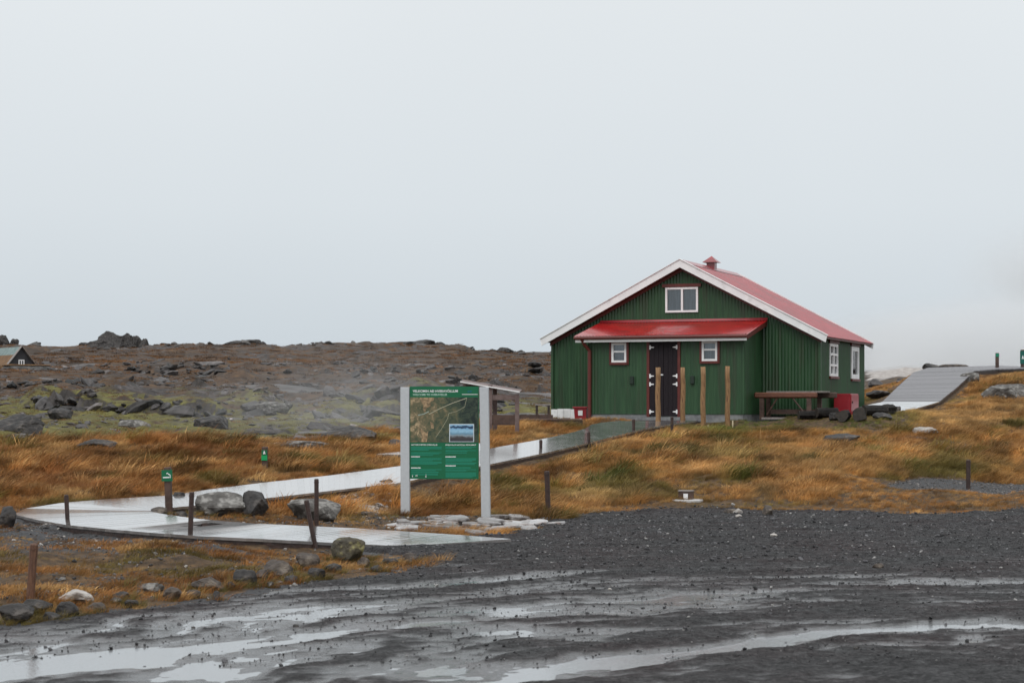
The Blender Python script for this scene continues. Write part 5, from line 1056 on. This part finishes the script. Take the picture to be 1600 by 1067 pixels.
# ------------------------------------------------------------------ stand, low timber wall, capped well
D = 43.6; sc = D / F; X0 = (766 - 800) * sc; st = empty('wooden_stand', (X0, D, gz(X0, D)), RAD(-4)); tag(st, 'brown wooden frame stand with sloping white edged top behind the sign', 'stand')
M_STW = mat('brown_grey_timber', (.10, .065, .06), (.17, .12, .11), 6, .6, .3, 20)
hS = lambda y: zy(D, y) - st.location.z
for x, y, t in ((.0, 0, 600), (.59, 0, 614), (-.62, .7, 598), (.05, .7, 600)): MB().box(x - .045, x + .045, y - .045, y + .045, -.2, hS(t) - .02).build('post', M_STW, st)
MB().box(.046, .544, -.03, .03, hS(625), hS(617)).build('rail', M_STW, st); MB().box(-.58, 0, .68, .72, hS(604), hS(600)).build('rail', M_STW, st)
MB().box(.046, .544, -.025, .025, hS(664), hS(648)).build('lower_board', M_OLDW, st)
tp = MB().prism([(-.65, -.08, hS(596.5)), (.65, -.08, hS(612.5)), (.65, -.08, hS(614)), (-.65, -.08, hS(598))], (0, .82, .06)).build('sloping_top', M_STW, st)
MB().prism([(-.65, -.10, hS(595.5)), (.65, -.10, hS(611.5)), (.65, -.10, hS(613.4)), (-.65, -.10, hS(597.4))], (0, .017, 0)).build('white_edging', M_WHITE, tp)
D = 46.3; sc = D / F; lw = empty('low_timber_wall', ((812 - 800) * sc, D, zy(D, 664))); tag(lw, 'low dark timber wall running to the left corner of the house', 'wall')
for x0, x1, y0, y1, m, dy in ((-44, 52, 648, 655.5, M_OLDW, .0), (-44, 98, 656, 664, M_EDGE, -.06)):
    MB().box(x0 * sc, x1 * sc, -.04 + dy, .04 + dy, (664 - y1) * sc - (.15 if y1 > 660 else 0), (664 - y0) * sc).build('plank', m, lw)
MB().box(-44 * sc, 98 * sc, -.14, -.101, .125, .15).build('capping_board', M_STW, lw)
for x in (-40, 0, 46): MB().box(x * sc - .04, x * sc + .04, .041, .1, -.2, .24).build('stake', M_OLDW, lw)
D = 50.3; sc = D / F; bn = empty('bench', ((848 - 800) * sc, D, zy(D, 652))); tag(bn, 'small dark bench against the left corner of the house', 'bench')
MB().box(-.2, .2, -.15, .15, .3, .34).build('seat', M_GREYW, bn)
for x in (-.15, .15): MB().box(x - .03, x + .03, -.12, .12, -.1, .3).build('leg', M_EDGE, bn)
p = hit(1072, 781); p.z = gz(p.x, p.y - .22) - .005; wl = empty('capped_well', p, RAD(-12)); tag(wl, 'round white slab with small brown box on top at the lot edge', 'well cover')
s_ = p.y / F; MB().tube([(0, 0, -.3), (0, 0, .025), (0, 0, .04)], [27 * s_, 27 * s_, 25.5 * s_], 28).build('slab', mat('pale_concrete', (.36, .35, .34), (.5, .49, .48), 8, .6, .3), wl)
bx_ = MB().box(-11 * s_, 11 * s_, -.1, .1, .041, .041 + 12 * s_).build('box', M_OLDW, wl); MB().box(-11.6 * s_, 11.6 * s_, -.11, .11, .042 + 12 * s_, .06 + 12 * s_).build('lid', M_GREYW, bx_)
MB().box(-3 * s_, 4 * s_, -.108, -.102, .045, .04 + 9 * s_).build('white_plate', M_WHITE, bx_)

# ------------------------------------------------------------------ turf hut and distant features
D = 138.0; sc = D / F; hx = (33 - 800) * sc; hut = empty('turf_hut', (hx, D, zy(D, 573)), RAD(33)); tag(hut, 'small dark turf hut with white window far off on the left', 'hut')
M_HUT = mat('tarred_boards', (.018, .018, .022), (.035, .034, .04), 3, .6); M_TURF = mat('turf', (.1, .055, .03), (.2, .11, .045), 2, .9, .6, 8)
M_STONEW = mat('dry_stone', (.03, .03, .028), (.12, .115, .11), 3, .8, .9, 7); M_TIN = mat('pale_green_tin', (.1, .15, .145), (.19, .25, .24), 3, .6)
q = lambda v: v * sc
MB().prism([(-q(21), 0, q(4)), (q(21), 0, q(4)), (0, 0, q(31))], (0, .15, 0)).build('gable', M_HUT, hut)
for sg in (-1, 1):
    MB().prism([(0, -.25, q(32.5)), (sg * q(22.5), -.25, q(4)), (sg * q(21.7), -.25, q(4)), (0, -.25, q(31.6))], (0, .4, 0)).build('bargeboard', M_GREYW, hut)
    MB().prism([(0, .15, q(31.5)), (sg * q(10), .15, q(18.8)), (sg * q(10), .15, q(17.5)), (0, .15, q(30))], (0, 5.5, 0)).build('upper_roof', M_TIN, hut)
    MB().prism([(sg * q(10), .15, q(18.8)), (sg * q(24), .15, q(2)), (sg * q(24), .15, -q(2)), (sg * q(10), .15, q(16))], (0, 5.5, 0)).build('turf_slope', M_TURF, hut)
hwn = MB(); hwn.box(-q(4.6), q(4.6), -.1, -.02, q(2), q(3.4)); hwn.box(-q(4.6), q(4.6), -.1, -.02, q(9.6), q(11)); 
for x in (-3.9, 0, 3.9): hwn.box(q(x - .7), q(x + .7), -.09, -.02, q(3.4), q(9.6))
hwi = hwn.build('window', M_WHITE, hut)
for x in (-2, 2): MB().box(q(x - 1.2), q(x + 1.2), -.05, -.03, q(3.4), q(9.6)).build('pane', mat('dark_glass', (.015, .018, .02), rough=.1), hwi)
tw_ = MB().box(-q(34), q(34), -1.9, -.3, -q(14), q(.5)).build('stone_wall', M_STONEW, hut, bevel=.15); MB().box(-q(34), q(34), -1.8, -.3, q(.6), q(3)).build('turf_cap', M_TURF, tw_, bevel=.1)
ch = MB().box(-q(3), q(3), 3.2, 4.0, q(24), q(40)).build('chimney', M_STONEW, hut, bevel=.05); ch.location = (-q(26), 0, 0)
def outcrop(px, yb, wp, hp, D, label, seed, pieces):
    s = D / F; o = empty('rock_outcrop', ((px - 800) * s, D, zy(D, yb))); tag(o, label, 'rock outcrop'); r = random.Random(seed)
    for i, (dx, w_, h_) in enumerate(pieces):
        link('crag', rock_mesh('crag', seed * 10 + i, (w_ / 1.8 * s, w_ / 2.4 * s, h_ * 1.15 * s), 4, 16, .07, M_RK['dark']), o, (dx * s, r.uniform(-.5, .5), h_ * .3 * s))
outcrop(178, 547, 110, 22, 296, 'rugged dark crag standing on the left skyline', 31, [(-22, 58, 16), (2, 52, 22), (14, 40, 19), (34, 26, 18), (-42, 26, 11), (46, 18, 14), (24, 30, 12)])
outcrop(382, 541, 70, 9, 294, 'low rock rise on the skyline right of the big crag', 33, [(-14, 50, 7), (10, 40, 9), (26, 16, 6)])
outcrop(645, 540, 80, 6, 294, 'broad low rock crest on the skyline above the sign', 35, [(-20, 50, 6), (14, 44, 7), (40, 20, 5)])
outcrop(795, 556, 46, 10, 296, 'small rock knob on the skyline left of the house', 37, [(-4, 34, 10), (16, 18, 7), (-26, 24, 8)])
outcrop(10, 545, 30, 16, 300, 'dark rock mass behind the turf hut', 39, [(-4, 30, 16), (12, 18, 12)])
outcrop(1385, 551, 110, 9, 415, 'dim low rock ridge beyond the steam at right', 41, [(-34, 70, 7), (4, 60, 8), (30, 40, 5), (52, 18, 7), (40, 16, 8)])

# ------------------------------------------------------------------ steam
def steam(name, loc, dims, dens, nscale, seed, label, lo=.45, hi=.75, soft=.9, tilt=0):
    m = bpy.data.materials.new(name); m.use_nodes = True; n = m.node_tree.nodes; l = m.node_tree.links; n.remove(n['Principled BSDF'])
    v = n.new('ShaderNodeVolumePrincipled'); v.inputs['Color'].default_value = (.93, .95, .97, 1); v.inputs['Anisotropy'].default_value = .1
    co = n.new('ShaderNodeTexCoord'); z = n.new('ShaderNodeTexNoise'); z.noise_dimensions = '4D'; z.inputs['W'].default_value = seed; z.inputs['Scale'].default_value = nscale; z.inputs['Detail'].default_value = 4
    l.new(co.outputs['Object'], z.inputs['Vector'])
    ln = n.new('ShaderNodeVectorMath'); ln.operation = 'LENGTH'; l.new(co.outputs['Object'], ln.inputs[0])
    fo = n.new('ShaderNodeMapRange'); fo.interpolation_type = 'SMOOTHSTEP'; fo.inputs['From Min'].default_value = 1 - soft; fo.inputs['From Max'].default_value = .98; fo.inputs['To Min'].default_value = 1; fo.inputs['To Max'].default_value = 0; l.new(ln.outputs['Value'], fo.inputs['Value'])
    nr_ = n.new('ShaderNodeMapRange'); nr_.inputs['From Min'].default_value = lo; nr_.inputs['From Max'].default_value = hi; l.new(z.outputs[0], nr_.inputs['Value'])
    a = n.new('ShaderNodeMath'); a.operation = 'MULTIPLY'; l.new(fo.outputs[0], a.inputs[0]); l.new(nr_.outputs[0], a.inputs[1])
    b = n.new('ShaderNodeMath'); b.operation = 'MULTIPLY'; l.new(a.outputs[0], b.inputs[0]); b.inputs[1].default_value = dens; l.new(b.outputs[0], v.inputs['Density'])
    l.new(v.outputs[0], n['Material Output'].inputs['Volume'])
    bm = bmesh.new(); bmesh.ops.create_icosphere(bm, subdivisions=3, radius=1); me = bpy.data.meshes.new(name); bm.to_mesh(me); bm.free(); me.materials.append(m)
    o = link(name, me, None, loc); o.scale = dims; o.rotation_euler = (0, tilt, 0); tag(o, label, 'steam', kind='stuff'); return o
steam('steam', (-5.0, 55, 1.7), (6, 8, 2.6), .06, 1.6, 1.3, 'thin steam drifting over the mossy lava field', .4, .75)
steam('steam', (28, 105, 3.9), (17, 34, 4.2), .4, 1.4, 4.1, 'white steam lying low over the hot ground beyond the ramp', .28, .6, .8)
steam('steam', (39, 140, 9.5), (9, 14, 8), .22, 1.7, 8.8, 'grey steam plume rising at the right edge', .36, .7)
